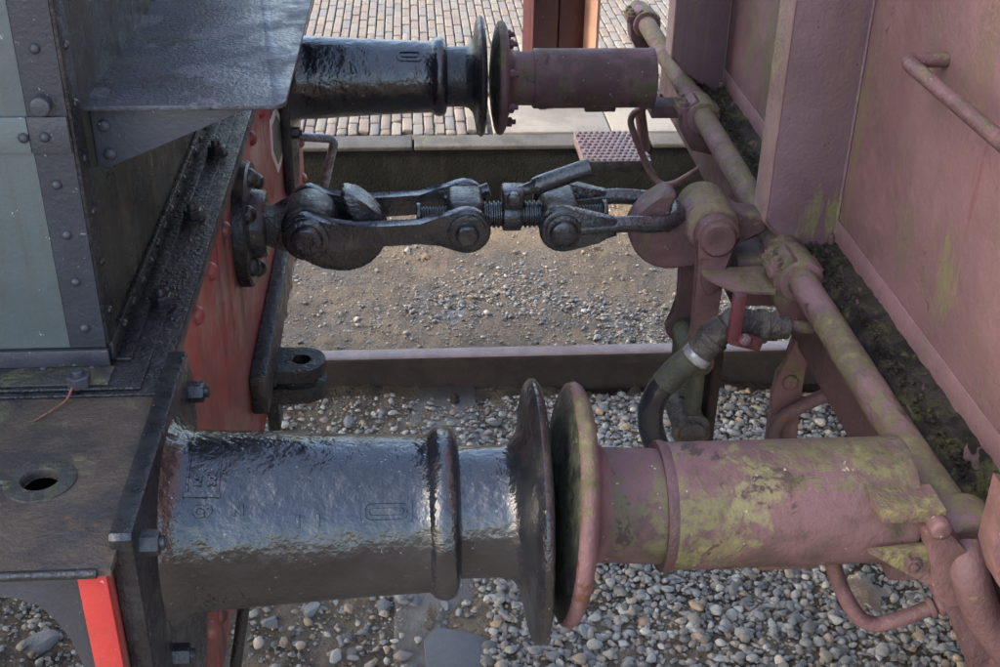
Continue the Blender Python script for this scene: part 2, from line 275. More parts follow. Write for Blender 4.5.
def tube(bm, path, r, n=16, closed=False):
    P = [Vector(p) for p in path]; m = len(P); rad = r if callable(r) else (lambda t: r)
    T = [((P[(i+1) % m]-P[i-1]) if closed else (P[min(i+1, m-1)]-P[max(i-1, 0)])).normalized() for i in range(m)]
    _, a, b = frame_of(T[0]); rings = []
    for i in range(m):
        a = (a-T[i]*a.dot(T[i])).normalized(); b = T[i].cross(a)
        rr = rad(i/(m-1)); rings.append([bm.verts.new(P[i]+(a*math.cos(2*PI*k/n)+b*math.sin(2*PI*k/n))*rr) for k in range(n)])
    for i in range(m if closed else m-1):
        A, B = rings[i], rings[(i+1) % m]
        for k in range(n): bm.faces.new((A[k], A[(k+1) % n], B[(k+1) % n], B[k]))
    if not closed: bm.faces.new(rings[0][::-1]); bm.faces.new(rings[-1])
def dome_mesh(r, hgt, axis=(1, 0, 0), n=14):
    bm = BM(); prof = [(-0.002, r), (0.0, r)]+[(hgt*math.sin(t*PI/2/5), r*math.cos(t*PI/2/5)) for t in range(1, 5)]+[(hgt, 0)]
    lathe(bm, prof, (0, 0, 0), axis, n); return bm
def hexbolt(r, hgt, axis, stud=0.0, washer=0.0):
    bm = BM(); d = Vector(axis); t = 0.0
    if washer: lathe(bm, [(-0.002, r*1.35), (washer, r*1.35), (washer, r*1.3)], (0, 0, 0), d, 18); t = washer
    lathe(bm, [(t-0.001, r), (t+hgt*0.88, r), (t+hgt, r*0.88)], (0, 0, 0), d, 6)
    if stud: lathe(bm, [(t+hgt-0.002, r*0.52), (t+hgt+stud*0.85, r*0.52), (t+hgt+stud, r*0.45)], (0, 0, 0), d, 14)
    return bm
def shared(name, bm, m, parent, places, smooth=40, rots=None):
    """alike pieces: one mesh, one object per place"""
    first = link(name, bm, m, parent, smooth); pi = first.matrix_parent_inverse.copy(); out = [first]
    for i, p in enumerate(places):
        o = first if i == 0 else first.copy()
        if i: COL.objects.link(o); o.parent = parent; o.matrix_parent_inverse = pi; out.append(o)
        o.location = p
        if rots: o.rotation_euler = rots[i]
    return out
def warp(bm, amp, sc, seed=0.0):
    from mathutils import noise
    for v in bm.verts:
        v.co += noise.noise_vector(v.co*sc+Vector((seed, seed*1.7, -seed)))*amp

# ================================================================ THE SETTING
def gz(x, y):
    z = -0.135 + 0.012*np.sin(x*2.1+y*1.3)+0.009*np.sin(x*5.3-y*4.1+1)+0.006*np.sin(x*11+y*9)
    z = z + 0.018*np.clip((0.9-y)/1.0, 0, 1)*np.sin(x*1.7+0.5)
    z = z - 0.030*np.clip((y-1.5)/1.0, 0, 1)
    z = z - 0.012*np.exp(-((x-0.02)/0.12)**2)*(y < 0.5)
    return z
bm = BM(); a = 120.0
v = [bm.verts.new(p) for p in ((-a, -a, -0.26), (a, -a, -0.26), (a, a, -0.26), (-a, a, -0.26))]; bm.faces.new(v)
tag(link('ground', bm, 'ground'), kind='structure')
xs = np.linspace(-3.2, 4.2, 300); ys = np.linspace(-9.0, 2.66, 220); X, Y = np.meshgrid(xs, ys, indexing='ij')
Z = gz(X, Y) + 0.004*rng.standard_normal(X.shape)
me = bpy.data.meshes.new('track_bed'); nx, ny = X.shape
idx = np.arange(nx*ny).reshape(nx, ny)
fc = np.stack([idx[:-1, :-1], idx[1:, :-1], idx[1:, 1:], idx[:-1, 1:]], -1).reshape(-1, 4)
me.from_pydata(np.stack([X, Y, Z], -1).reshape(-1, 3).tolist(), [], fc.tolist()); me.materials.append(M['sand'])
me.polygons.foreach_set('use_smooth', [True]*len(me.polygons))
bed = bpy.data.objects.new('track_bed', me); COL.objects.link(bed); tag(bed, kind='structure')

# gravel: uncountable, one object of real pebbles
def ico(sub):
    b = BM(); bmesh.ops.create_icosphere(b, subdivisions=sub, radius=1.0); b.verts.ensure_lookup_table()
    V = np.array([v.co[:] for v in b.verts]); F = np.array([[q.index for q in f.verts] for f in b.faces]); b.free(); return V, F
def rotm(n):
    q = rng.standard_normal((n, 4)); q /= np.linalg.norm(q, axis=1)[:, None]; w_, x, y, z = q.T
    return np.stack([1-2*(y*y+z*z), 2*(x*y-z*w_), 2*(x*z+y*w_), 2*(x*y+z*w_), 1-2*(x*x+z*z), 2*(y*z-x*w_), 2*(x*z-y*w_), 2*(y*z+x*w_), 1-2*(x*x+y*y)], -1).reshape(n, 3, 3)
def yawm(n, tilt=0.35):
    a = rng.uniform(0, 2*PI, n); t = rng.normal(0, tilt, n); c, s, ct, st = np.cos(a), np.sin(a), np.cos(t), np.sin(t)
    z = np.zeros(n); o = np.ones(n)
    A = np.stack([c, -s, z, s, c, z, z, z, o], -1).reshape(n, 3, 3); B = np.stack([o, z, z, z, ct, -st, z, st, ct], -1).reshape(n, 3, 3)
    return A@B
def pebbles(sub, P, size, lump=0.16):
    V, F = ico(sub); n = len(P)
    tpl = []
    for k in range(24):
        d = rng.standard_normal((5, 3)); d /= np.linalg.norm(d, axis=1)[:, None]
        W = V.copy()
        for q in d:   # shave flat facets so stones are not balls
            s = W@q; lim = rng.uniform(0.42, 0.85); W -= np.clip(s-lim, 0, None)[:, None]*q*0.85
        W *= (1+lump*rng.standard_normal((len(V), 1))*0.5); tpl.append(W)
    tpl = np.array(tpl)[rng.integers(0, 24, n)]
    sc = np.stack([rng.uniform(0.85, 1.35, n), rng.uniform(0.7, 1.05, n), rng.uniform(0.42, 0.8, n)], -1)*(size/2)[:, None]
    W = np.einsum('nij,nvj->nvi', yawm(n), tpl*sc[:, None, :]) + P[:, None, :]
    return W.reshape(-1, 3), (F[None]+(np.arange(n)*len(V))[:, None, None]).reshape(-1, 3)
def visible(P, m=60):
    d = P-np.array(CAM); z = d@np.array(fw); x = 500+FPX*(d@np.array(rt))/z; y = 333.5-FPX*(d@np.array(up))/z
    return (x > -m) & (x < 1000+m) & (y > -m) & (y < 667+m) & (z > 0.1)
def fld(x, y):
    return 0.5+0.25*np.sin(x*3.1+1.7*np.sin(y*2.3+.4))+0.25*np.sin(y*4.7+1.3*np.sin(x*4.1)+2.0)
def sow(n, x0, x1, y0, y1, keep):
    x = rng.uniform(x0, x1, n); y = rng.uniform(y0, y1, n); k = rng.uniform(0, 1, n) < keep(x, y); return x[k], y[k]
def not_rail(x, y): return ~((np.abs(y-1.149) < 0.07) | (np.abs(y+0.351) < 0.07))
def keep_near(x, y):
    left = np.clip((x+0.05-0.25*(y-0.6))/0.35, 0.22, 1)           # sandier towards the lower left
    patch = ((np.abs(x-0.05) < 0.10+.02*np.sin(y*23)) & (y < 0.27+.05*np.sin(x*31)) & (y > -0.4))*0.93
    return np.where(not_rail(x, y), left*(0.7+0.3*fld(x*2, y*2))*(1-np.clip(patch, 0, 0.95)), 0)
def keep_far(x, y):
    f = fld(x*1.6+2, y*1.5); e = np.clip((x-0.3)/1.1, 0, 1)*0.6+0.15
    return np.where(not_rail(x, y) & (y > 1.2) & (y < 2.62), np.clip((f-0.42)*1.7+e*0.9, 0.10, 1)*np.clip((2.62-y)/0.9, 0.12, 1), 0)
V_, F_, off = [], [], 0
def topz(x, y):
    z = gz(x, y); return np.where((np.abs(x-.055) < .125) & (y < 1.04), np.maximum(z, -.121), z)
def add_peb(sub, x, y, size, sink):
    global off
    P = np.stack([x, y, topz(x, y)+size*sink], -1)
    Vv, Ff = pebbles(sub, P, size); V_.append(Vv); F_.append(Ff+off); off += len(Vv)
x, y = sow(44000, -1.35, 1.75, -0.32, 1.09, keep_near); s = np.clip(rng.lognormal(math.log(0.0138), 0.42, len(x)), 0.006, 0.036)
P = np.stack([x, y, gz(x, y)], -1); vis = visible(P, 15) & (s > 0.0105)
add_peb(2, x[vis], y[vis], s[vis], rng.uniform(0.0, 0.55, vis.sum())); add_peb(1, x[~vis], y[~vis], s[~vis], 0.2)
x, y = sow(12000, -1.2, 1.7, 0.0, 1.1, lambda x, y: np.where(not_rail(x, y) & ~((np.abs(x-.05) < .10) & (y < .27)), 0.75, 0)); add_peb(1, x, y, rng.uniform(0.005, 0.011, len(x)), 0.25)
x, y = sow(34000, -1.0, 2.6, 1.2, 2.62, keep_far); s = np.clip(rng.lognormal(math.log(0.0105), 0.38, len(x)), 0.005, 0.03); add_peb(1, x, y, s, rng.uniform(0.0, 0.4, len(x)))
x, y = sow(20000, -1.0, 2.6, 1.2, 2.62, lambda x, y: np.full_like(x, 0.9)); add_peb(1, x, y, rng.uniform(0.003, 0.0075, len(x)), 0.2)
x, y = sow(16000, -2.5, 3, -2.5, -0.35, lambda x, y: np.where(not_rail(x, y), 1.0, 0)); add_peb(1, x, y, rng.uniform(0.012, 0.035, len(x)), 0.2)
VV = np.concatenate(V_).astype(np.float32); FF = np.concatenate(F_).astype(np.int32)
me = bpy.data.meshes.new('gravel'); me.vertices.add(len(VV)); me.vertices.foreach_set('co', VV.ravel())
me.loops.add(FF.size); me.loops.foreach_set('vertex_index', FF.ravel()); me.polygons.add(len(FF))
me.polygons.foreach_set('loop_start', np.arange(0, FF.size, 3, dtype=np.int32)); me.polygons.foreach_set('loop_total', np.full(len(FF), 3, dtype=np.int32))
me.update(calc_edges=True); me.polygons.foreach_set('use_smooth', np.ones(len(FF), dtype=bool)); me.materials.append(M['gravel'])
gr = bpy.data.objects.new('gravel', me); COL.objects.link(gr)
tag(gr, 'grey and brown pebble gravel lying between and beside the rails', 'gravel', kind='stuff')
# larger stones that can be told apart
def stone_bm(seed, sx, sy, sz):
    b = BM(); bmesh.ops.create_icosphere(b, subdivisions=2, radius=1.0); rr = random.Random(seed)
    for _ in range(7):
        q = Vector((rr.gauss(0, 1), rr.gauss(0, 1), rr.gauss(0, 1))).normalized(); lim = rr.uniform(0.35, 0.7)
        for v in b.verts:
            s = v.co.dot(q)
            if s > lim: v.co -= q*(s-lim)
    for v in b.verts: v.co = Vector((v.co.x*sx, v.co.y*sy, v.co.z*sz))
    return b
for i, (px, py, sx, sy, sz, rz) in enumerate([(349, 428, .022, .026, .020, .4), (310, 605, .028, .036, .016, 1.1), (385, 608, .026, .034, .016, -.5),
        (270, 618, .024, .03, .018, .2), (415, 603, .018, .036, .012, .6), (445, 608, .02, .026, .013, .3), (365, 632, .02, .012, .012, 0), (345, 635, .016, .02, .012, 1),
        (118, 600, .05, .035, .015, .9), (40, 640, .055, .045, .02, .2), (700, 455, .02, .016, .012, .4), (760, 570, .018, .016, .012, .1), (720, 395, .026, .02, .016, .5), (745, 412, .024, .018, .013, .9),
        (805, 590, .022, .018, .014, .2), (980, 655, .018, .014, .012, .3), (620, 545, .016, .02, .012, .8), (640, 605, .02, .016, .012, .1), (590, 655, .02, .016, .011, .4)]):
    p = on(px, py, 2, -0.13); z = float(gz(np.array(p.x), np.array(p.y)))
    o = link('stone', stone_bm(i, sx, sy, sz), 'slate', bed, 30); o.location = (p.x, p.y, z+sz*0.55); o.rotation_euler = (random.uniform(-.2, .2), random.uniform(-.2, .2), rz)

sb_ = [on(px, py, 2, -.112) for px, py in ((424, 640), (438, 627), (470, 633), (492, 641), (508, 655), (524, 690), (430, 690))]
bm = BM(); prism(bm, [(q.x, q.y) for q in sb_], 2, -.128, -.110, .003); warp(bm, .003, 40); link('stone', bm, 'slate', bed, 30)
# rails, sleepers, fastenings
RAILP = [(-.0625, -.155), (.0625, -.155), (.0625, -.147), (.018, -.137), (.008, -.122), (.0075, -.045), (.014, -.036), (.0345, -.032), (.035, -.008), (.030, -.002), (.018, 0), (-.018, 0), (-.030, -.002), (-.035, -.008), (-.0345, -.032), (-.014, -.036), (-.0075, -.045), (-.008, -.122), (-.018, -.137), (-.0625, -.147)]
for yc, lab in ((1.149, 'rusty steel rail behind the coupling, nearer the platform edge'), (-.351, 'rusty steel rail hidden below the near buffers')):
    e = empty('rail', lab, 'rail', (0, yc, -.155))
    bm = BM(); prism(bm, [(yc+p[0], p[1]) for p in RAILP], 0, -6.0, 8.0); link('rail_web', bm, 'rail_side', e, 35)
    bm = BM(); prism(bm, [(yc-.034, -.0075), (yc-.0295, -.0015), (yc-.018, .0012), (yc+.018, .0012), (yc+.0295, -.0015), (yc+.034, -.0075)], 0, -6.0, 8.0); link('running_surface', bm, 'rail_top', e, 50)
for i, xs_ in ((2, .05),):
    bm = BM(); box(bm, (xs_-.12, -.95, -.25), (xs_+.13, 1.65, -.158 if i != 2 else -.122), 0.012); warp(bm, 0.004, 9)
    o = link('sleeper', bm, 'sleeper', None, 40)
    tag(o, 'grey weathered sleeper half buried in gravel below the black buffer', 'sleeper')
    for yc in (1.149-.09,):
        e = empty('rail_fastening', 'dark rail clip with a bolt against the rail foot', 'rail clip', (xs_+.06, yc, -.15))
        bm = BM(); box(bm, (xs_+.03, yc-.045, -.157), (xs_+.095, yc+.045, -.128), 0.008); link('clip_plate', bm, 'rail_side', e, 40)
        shared('bolt', hexbolt(.016, .018, (0, 0, 1), .012, .004), 'rail_side', e, [(xs_+.062, yc-.005, -.128)])

# platform edge, kerb, paving
YK = 2.665
e = empty('platform_wall', 'dark low platform wall with weathered concrete coping', 'platform edge', (0, YK, -.26))
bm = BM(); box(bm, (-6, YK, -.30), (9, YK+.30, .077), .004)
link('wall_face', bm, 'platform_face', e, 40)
xk = -6.0
while xk < 8.5:
    Ln = random.choice((.98, 1.0, 1.02)); bm = BM(); box(bm, (xk+.004, YK-.010, .080), (xk+Ln-.004, YK+.125, .100+random.uniform(-.002, .002)), .006, 3); warp(bm, .003, 7, xk)
    link('coping_stone', bm, 'kerb', e, 40); xk += Ln
bm = BM(); v = [bm.verts.new(p) for p in ((-8, YK+.13, .078), (12, YK+.13, .078), (12, 12, .078), (-8, 12, .078))]; bm.faces.new(v)
pav = link('platform_paving', bm, 'joint'); tag(pav, kind='structure')
SLAB = (.34, 1.55, YK+.135, 3.26)
bw, bl = .0465, .165
cand = []; c = 0; x = -4.0
while x < 6.0:
    y = YK+.140 - (c % 2)*bl*0.5 - random.uniform(0, .05)
    while y < 9.5:
        ya = max(y, YK+.137); L_ = y+bl-ya
        if L_ > .05 and not (SLAB[0]-.02 < x+bw/2 < SLAB[1]+.02 and ya < SLAB[3]): cand.append((x+bw/2, ya+L_/2, L_))
        y += bl
    x += bw; c += 1
def brick_bm(seed, ln):
    b = BM(); rr = random.Random(seed); box(b, (-bw/2+.0026, -ln/2+.007, -.03), (bw/2-.0026, ln/2-.007, .0), .006, 2)
    for v in b.verts: v.co += Vector((rr.gauss(0, .0009), rr.gauss(0, .0012), rr.gauss(0, .0012)))
    return b
inview = sorted([q for q in cand if 305 < proj((q[0], q[1], .1))[0] < 700 and -12 < proj((q[0], q[1], .1))[1] < 150], key=lambda q: q[1])
top300 = inview[:300]; rest = set(cand)-set(top300)
protos = {}
for i, (bx_, by_, bl_) in enumerate(top300):
    k = (i % 9, round(bl_, 2))
    if k not in protos:
        m_ = bpy.data.meshes.new('brick'); b = brick_bm(hash(k) & 255, bl_); b.to_mesh(m_); b.free(); m_.materials.append(M['brick'])
        m_.polygons.foreach_set('use_smooth', [True]*len(m_.polygons)); m_.set_sharp_from_angle(angle=R(50)); protos[k] = m_
    o = bpy.data.objects.new('brick', protos[k]); COL.objects.link(o); o.parent = pav
    o.location = (bx_, by_, .100+random.uniform(-.003, .003)); o.rotation_euler = (random.uniform(-.012, .012), random.uniform(-.03, .03), random.uniform(-.02, .02))
vs, fs = [], []
for (bx_, by_, bl_) in rest:
    n = len(vs); z = .100+random.uniform(-.003, .003); a_, b_ = bw/2-.003, bl_/2-.007
    vs += [(bx_+sx*(a_-t), by_+sy*(b_-t), zz) for zz, t in ((.07, 0), (z-.004, 0), (z, .004)) for sx, sy in ((-1, -1), (1, -1), (1, 1), (-1, 1))]
    for k in (0, 4): fs += [(n+k+j, n+k+(j+1) % 4, n+k+4+(j+1) % 4, n+k+4+j) for j in range(4)]
    fs.append((n+8, n+9, n+10, n+11))
me = bpy.data.meshes.new('paving_bricks'); me.from_pydata(vs, [], fs); me.materials.append(M['brick'])
o = bpy.data.objects.new('paving_bricks', me); COL.objects.link(o); o.parent = pav; o['kind'] = 'stuff'
# light concrete slabs round the post
for i, (xa, xb) in enumerate(((.345, .85), (.856, 1.545))):
    bm = BM(); box(bm, (xa, SLAB[2], .03), (xb, SLAB[3]-.005, .106), .006); link('concrete_slab', bm, 'slab', pav, 40)
# dark red steel post
pb = on(553, 108, 2, .11)
e = empty('platform_post', 'dark red steel column standing on the platform behind the far buffer', 'post', (pb.x+.03, pb.y+.16, .107))
pm = Matrix.Rotation(R(20), 4, 'Z'); pc = Vector((pb.x+.03, pb.y+.17, 0))
def rbox(bm, a, b, bev):
    for v in box(bm, a, b, bev): v.co = pm @ v.co + pc
bm = BM(); rbox(bm, (-.15, -.14, .107), (.17, .13, .125), .003); link('base_plate', bm, 'black', e, 40)
for n_, a_, b_ in (('face_plate', (-.135, -.02, .125), (-.012, .0, 3.6)), ('face_plate', (-.004, -.02, .125), (.120, .0, 3.6)), ('back_plate', (-.130, .0005, .125), (.120, .10, 3.6)), ('fin_plate', (.1205, -.135, .125), (.136, .10, 3.6))):
    bm = BM(); rbox(bm, a_, b_, .002); link(n_, bm, 'post_salmon' if n_ == 'fin_plate' else 'post_red', e, 40)

# ================================================================ THE LOCOMOTIVE (left)
loco = empty('locomotive', 'steam locomotive rear with grey-green bunker and red buffer beam', 'locomotive', (-1.2, 0, 0))
HB = 0.97
XB = -.325
bm = BM(); prism(bm, [(-1.10, .60), (-1.10, 1.088), (1.28, 1.088), (1.30, 1.02), (1.30, .56), (1.24, .47), (-1.0, .47)], 0, XB-.028, XB, .003)
beam = link('buffer_beam', bm, 'red', loco, 40)
bm = BM(); box(bm, (XB-.0285, -1.106, .602), (XB+.0012, -1.098, 1.087), .001); link('end_plate', bm, 'red_lit', beam, 40)  # thin sheet on the beam end carrying the brighter, lit red
riv = [(.751, 1.045), (.415, 1.045), (.60, 1.045), (.24, 1.05), (-.183, 1.045), (-.349, 1.05), (-.493, 1.05), (1.10, .93), (1.18, .80), (1.24, .66), (1.24, .55),
       (.82, .50), (.659, .50), (.508, .50), (.33, .50), (.167, .49), (0, .49), (-.25, .50), (-.45, .50), (-.60, .56), (-.683, .606)]
shared('rivet', dome_mesh(.0155, .013), 'red', beam, [(XB, y, z) for y, z in riv], 180)
# grey diamond panel with a white line round it
dc = [on(px, py, 0, XB) for px, py in ((275, 107), (282.5, 121), (283.5, 154), (278, 173), (271.5, 155), (269.5, 122))]
bm = BM(); prism(bm, [(p.y, p.z) for p in dc], 0, XB-.001, XB+.0012); link('diamond_panel', bm, 'white_paint', beam)
cx = sum(dc, Vector())/6
bm = BM(); prism(bm, [(cx.y+(p.y-cx.y)*.74, cx.z+(p.z-cx.z)*.74) for p in dc], 0, XB, XB+.0024); link('diamond_field', bm, 'grey_paint', beam)

# running plate in layers, angle iron round the foot of the bunker
ph_ = on(40, 480, 2, 1.10)
bm = BM(); holed(bm, [(-9.0, -1.112), (-.316, -1.112), (-.316, 1.32), (-9.0, 1.32)], (ph_.x, ph_.y), .0205, 2, 1.0885, 1.0985)
pl = link('running_plate', bm, 'rust_plate', loco, 40)
bm = BM(); box(bm, (-9.0, -.790, 1.0990), (-.3195, 1.30, 1.1035), .0022); link('edge_plate', bm, 'tar_black', pl, 40)
bm = BM(); box(bm, (-9.0, -.783, 1.1040), (-.345, 1.28, 1.1090), .0024); up_pl = link('upper_plate', bm, 'tar_black', pl, 40)
bm = BM(); box(bm, (-9.0, -.778, 1.1092), (-.386, -.735, 1.1125), .001); link('grimy_foot', bm, 'grime', pl, 40)
bm = BM(); tube(bm, smooth_path([(-9.0, -1.113, 1.0935), (-.33, -1.113, 1.0935)]), .0055, 10); link('edge_bead', bm, 'black', pl, 60)
BX, BY = -.394, -.731   # the bunker's near rear corner
bm = BM(); box(bm, (BX+.0005, BY+.01, 1.1092), (BX+.026, 1.2, 1.1150), .0024); box(bm, (BX+.0005, BY+.005, 1.1150), (BX+.008, 1.2, 1.142), .0015)
ang = link('angle_iron', bm, 'tar_black', loco, 40)
shared('rivet', dome_mesh(.0065, .005, n=10), 'tar_black', ang, [(BX+.008, -.66+.062*k, 1.131) for k in range(16)], 180)
nuts = [on(220, 148, 2, 1.12), on(192, 212, 2, 1.12), on(156, 298, 2, 1.12)]
shared('bolt', hexbolt(.0155, .014, (0, 0, 1), .010, .003), 'black', pl, [(BX+.038, p.y, 1.109) for p in nuts]+[(BX+.038, nuts[0].y+.33, 1.109)])
p = on(80, 379, 2, 1.115); shared('bolt', hexbolt(.015, .013, (0, 0, 1), .007), 'border', pl, [(p.x, p.y-.006, 1.112)])
# round hole with a worn pad in the rusty plate
p = on(40, 480, 2, 1.10)
bm = BM(); lathe(bm, [(0, .040), (.0022, .0395), (.003, .034), (.003, .0215), (0, .0208)], (p.x, p.y, 1.0985), (0, 0, 1), 40, caps=False); link('worn_pad', bm, 'grime', pl, 40)
bm = BM(); lathe(bm, [(0, .0195), (-.001, .0205), (-.06, .0205), (-.06, 0)], (p.x, p.y, 1.0890), (0, 0, 1), 32, caps=False); link('shade_cup', bm, 'hole_shade', pl, 40)  # added black cup, its colour stands for the dark below the hole
q = on(80, 455, 2, 1.10); shared('rivet', dome_mesh(.010, .0015, (0, 0, 1)), 'rust_plate', pl, [(q.x, q.y, 1.0985)], 180)
# curved bracket below the running plate
yg = -1.068
arc = [on(px, py, 1, yg) for px, py in ((0, 593), (20, 594), (42, 602), (60, 618), (74, 638), (84, 660), (92, 690), (98, 730))]
pts = [(XB-.030, 1.0875), (-1.2, 1.0875), (-1.2, 1.04), (-.62, 1.045)]+[(a_.x, a_.z) for a_ in arc]+[(arc[-1].x+.012, .60), (XB-.030, .60)]
bm = BM(); prism(bm, pts, 1, yg-.006, yg+.006, .001); link('curved_bracket', bm, 'border', loco, 35)
for y_ in (-.55, .52):
    bm = BM(); box(bm, (-2.4, y_, .86), (-.356, y_+.03, 1.085), .003); link('frame', bm, 'black', loco, 40)

# bunker: near side, corner and rear
bm = BM(); box(bm, (-9.0, BY+.001, 1.1095), (BX, 1.2, 2.75), .004)
bk = link('bunker', bm, 'green_dirty', loco, 40)
def P2(a, b, m, name, bev=.0015): b_ = BM(); box(b_, a, b, bev); return link(name, b_, m, bk, 40)
XL = -.438
P2((-9.0, BY-.0015, 1.139), (XL, BY+.0005, 2.75), 'green', 'side_panel', .0004)
P2((XL+.0005, BY-.0020, 1.139), (BX+.001, BY+.0005, 2.75), 'border', 'painted_border', .0006)
P2((BX+.0012, BY-.002, 1.143), (BX+.006, BY+.040, 2.75), 'black', 'corner_angle', .0012)
P2((-9.0, BY-.007, 1.1128), (BX+.003, BY+.0004, 1.1365), 'border', 'foot_angle', .0015)
zb1, zb2 = on(20, 152, 1, BY).z, on(20, 116, 1, BY).z
P2((-9.0, BY-.0060, zb1), (XL-.001, BY-.0018, zb2), 'green', 'cover_strip', .0012)
P2((XL-.0005, BY-.0062, zb1-.0004), (BX+.0005, BY-.0024, zb2+.0004), 'border', 'cover_strip', .0012)
rv = [on(px, py, 1, BY) for px, py in ((35, 48), (46, 135), (25, 136), (57, 184), (67, 234), (76, 281), (85, 327), (45, 368), (94, 367))]
shared('rivet', dome_mesh(.0063, .0055, (0, -1, 0), 14), 'border', bk, [(p.x, BY-(.0065 if 130 < proj(p)[1] < 140 or proj(p)[1] > 350 else .0022), p.z) for p in rv]+[(XL+.023, BY-.0022, 1.62+.07*k) for k in range(6)], 180)
p = on(43, 103, 1, BY); shared('bolt', hexbolt(.0105, .012, (0, -1, 0)), 'border', bk, [(p.x, BY-.002, p.z)])
bm = BM(); cyl(bm, (p.x, BY-.001, p.z), (p.x, BY-.016, p.z), .0112, 20, .0015); link('stud', bm, 'border', bk, 40)
shared('rivet', dome_mesh(.0055, .004, (1, 0, 0), 10), 'black', bk, [(BX+.006, BY+.02, 1.18+.068*k) for k in range(8)], 180)
bm = BM(); box(bm, (-9.0, -1.46, 1.12), (-1.30, 1.46, 3.25), .03); link('shade_cab', bm, 'green', loco, 40)  # out of view, added wide and tall so its shadow covers the coupling gap
# shelf over the rear with its gusset
ZS = 1.432; sx0, sx1, sy0 = BX+.002, -.154, -.665
pts = [(sx0-.012, sy0), (sx1-.016, sy0)]+[(sx1-.016+.016*math.sin(t*PI/12), sy0+.016-.016*math.cos(t*PI/12)) for t in range(1, 7)]+[(sx1, 1.1), (sx0-.012, 1.1)]
bm = BM(); prism(bm, pts, 2, ZS-.006, ZS, .0012); sh = link('shelf_plate', bm, 'shelf', loco, 30)
bm = BM(); prism(bm, [(BX+.001, ZS-.0065), (BX+.22, ZS-.0065), (BX+.19, ZS-.013), (BX+.016, ZS-.088), (BX+.001, ZS-.088)], 1, -.640, -.632, .0008); gs = link('shelf_gusset', bm, 'border', loco, 30)
bm = BM(); box(bm, (BX+.001, -.6315, ZS-.088), (BX+.008, -.600, ZS-.0065), .001); link('gusset_angle', bm, 'border', gs, 40)
shared('rivet', dome_mesh(.0085, .006, (0, -1, 0), 12), 'border', gs, [(BX+.016, -.640, ZS-.033), (BX+.018, -.640, ZS-.070)], 180)
bm = BM(); prism(bm, [(BX+.001, ZS-.0065), (BX+.22, ZS-.0065), (BX+.19, ZS-.013), (BX+.016, ZS-.088), (BX+.001, ZS-.088)], 1, .80, .808, .0008); link('shelf_gusset', bm, 'border', loco, 30)
P2((BX+.0005, -.15, ZS+.075), (BX+.012, .9, 2.2), 'green_dirty', 'rear_plate', .002)

# --- buffers
def wrap(bm_, x0, phi0, r_of, yc, zc):
    """lay flat (u along x, v round the barrel, w outwards) geometry onto the barrel"""
    for v in bm_.verts:
        u, vv, w_ = v.co; x_ = x0+u; r = r_of(x_)+w_; ph = phi0+vv/r_of(x_); v.co = Vector((x_, yc-r*math.cos(ph), zc+r*math.sin(ph)))
def text_bm(s, size, ext):
    cu = bpy.data.curves.new('letters', 'FONT'); cu.body = s; cu.size = size; cu.extrude = ext; cu.offset = size*0.02; cu.resolution_u = 3; cu.bevel_depth = size*0.055; cu.bevel_resolution = 2
    o = bpy.data.objects.new('letters', cu); COL.objects.link(o); dg = bpy.context.evaluated_depsgraph_get(); dg.update()
    me_ = o.evaluated_get(dg).to_mesh(); b = BM(); b.from_mesh(me_); o.evaluated_get(dg).to_mesh_clear()
    bpy.data.objects.remove(o); bpy.data.curves.remove(cu); return b
def black_buffer(yc, k, xr, near):
    """barrel with a rolled lip, plunger and head; k scales the radii, xr shifts the lip"""
    rb = lambda x: k*(.0985+(.0155)*max(0, min(1, (xr-.005-x)/(.30)))**1.3)
    prof = [(XB+.020, k*.135), (XB+.027, k*.131), (XB+.036, k*.120)]
    for t in range(13):
        x_ = XB+.05+(xr-.003-XB-.05)*t/12; prof.append((x_, rb(x_)))
    for t in range(1, 9):
        a_ = t/9*PI; prof.append((xr+.016-.017*math.cos(a_), k*(.0965+.0125*math.sin(a_))))
    prof += [(xr+.034, k*.094), (xr+.036, k*.085)]
    bm = BM(); lathe(bm, prof, (0, yc, HB), (1, 0, 0), 72, .0012); 
    bf = link('buffer', bm, 'gloss_black', loco, 50)
    xd = .131 if near else .160
    bm = BM(); lathe(bm, [(xr+.03, k*.083), (xd-.030, k*.083), (xd-.018, k*.087), (xd-.008, k*.100), (xd-.002, k*.125), (xd+.001, k*.150), (xd+.004, k*.160), (xd+.010, k*.1665), (xd+.016, k*.1655), (xd+.021, k*.158), (xd+.026, k*.11), (xd+.029, k*.05), (xd+.030, 0)], (0, yc, HB), (1, 0, 0), 72)
    link('buffer_head', bm, 'gloss_black' if near else 'black', bf, 50)
    s = k; wn = .208 if near else .128
    pts = [(yc-wn*s, HB-.30*s), (yc-wn*s, HB+.140*s), (yc-(wn-.005)*s, HB+.146*s), (yc+.165*s, HB+.146*s), (yc+.185*s, HB+.10*s), (yc+.16*s, HB-.13*s), (yc+.02*s, HB-.30*s)]
    bm = BM(); prism(bm, pts, 0, XB+.0015, XB+.0265, .004); link('mounting_plate', bm, 'black', bf, 35)
    return bf, rb
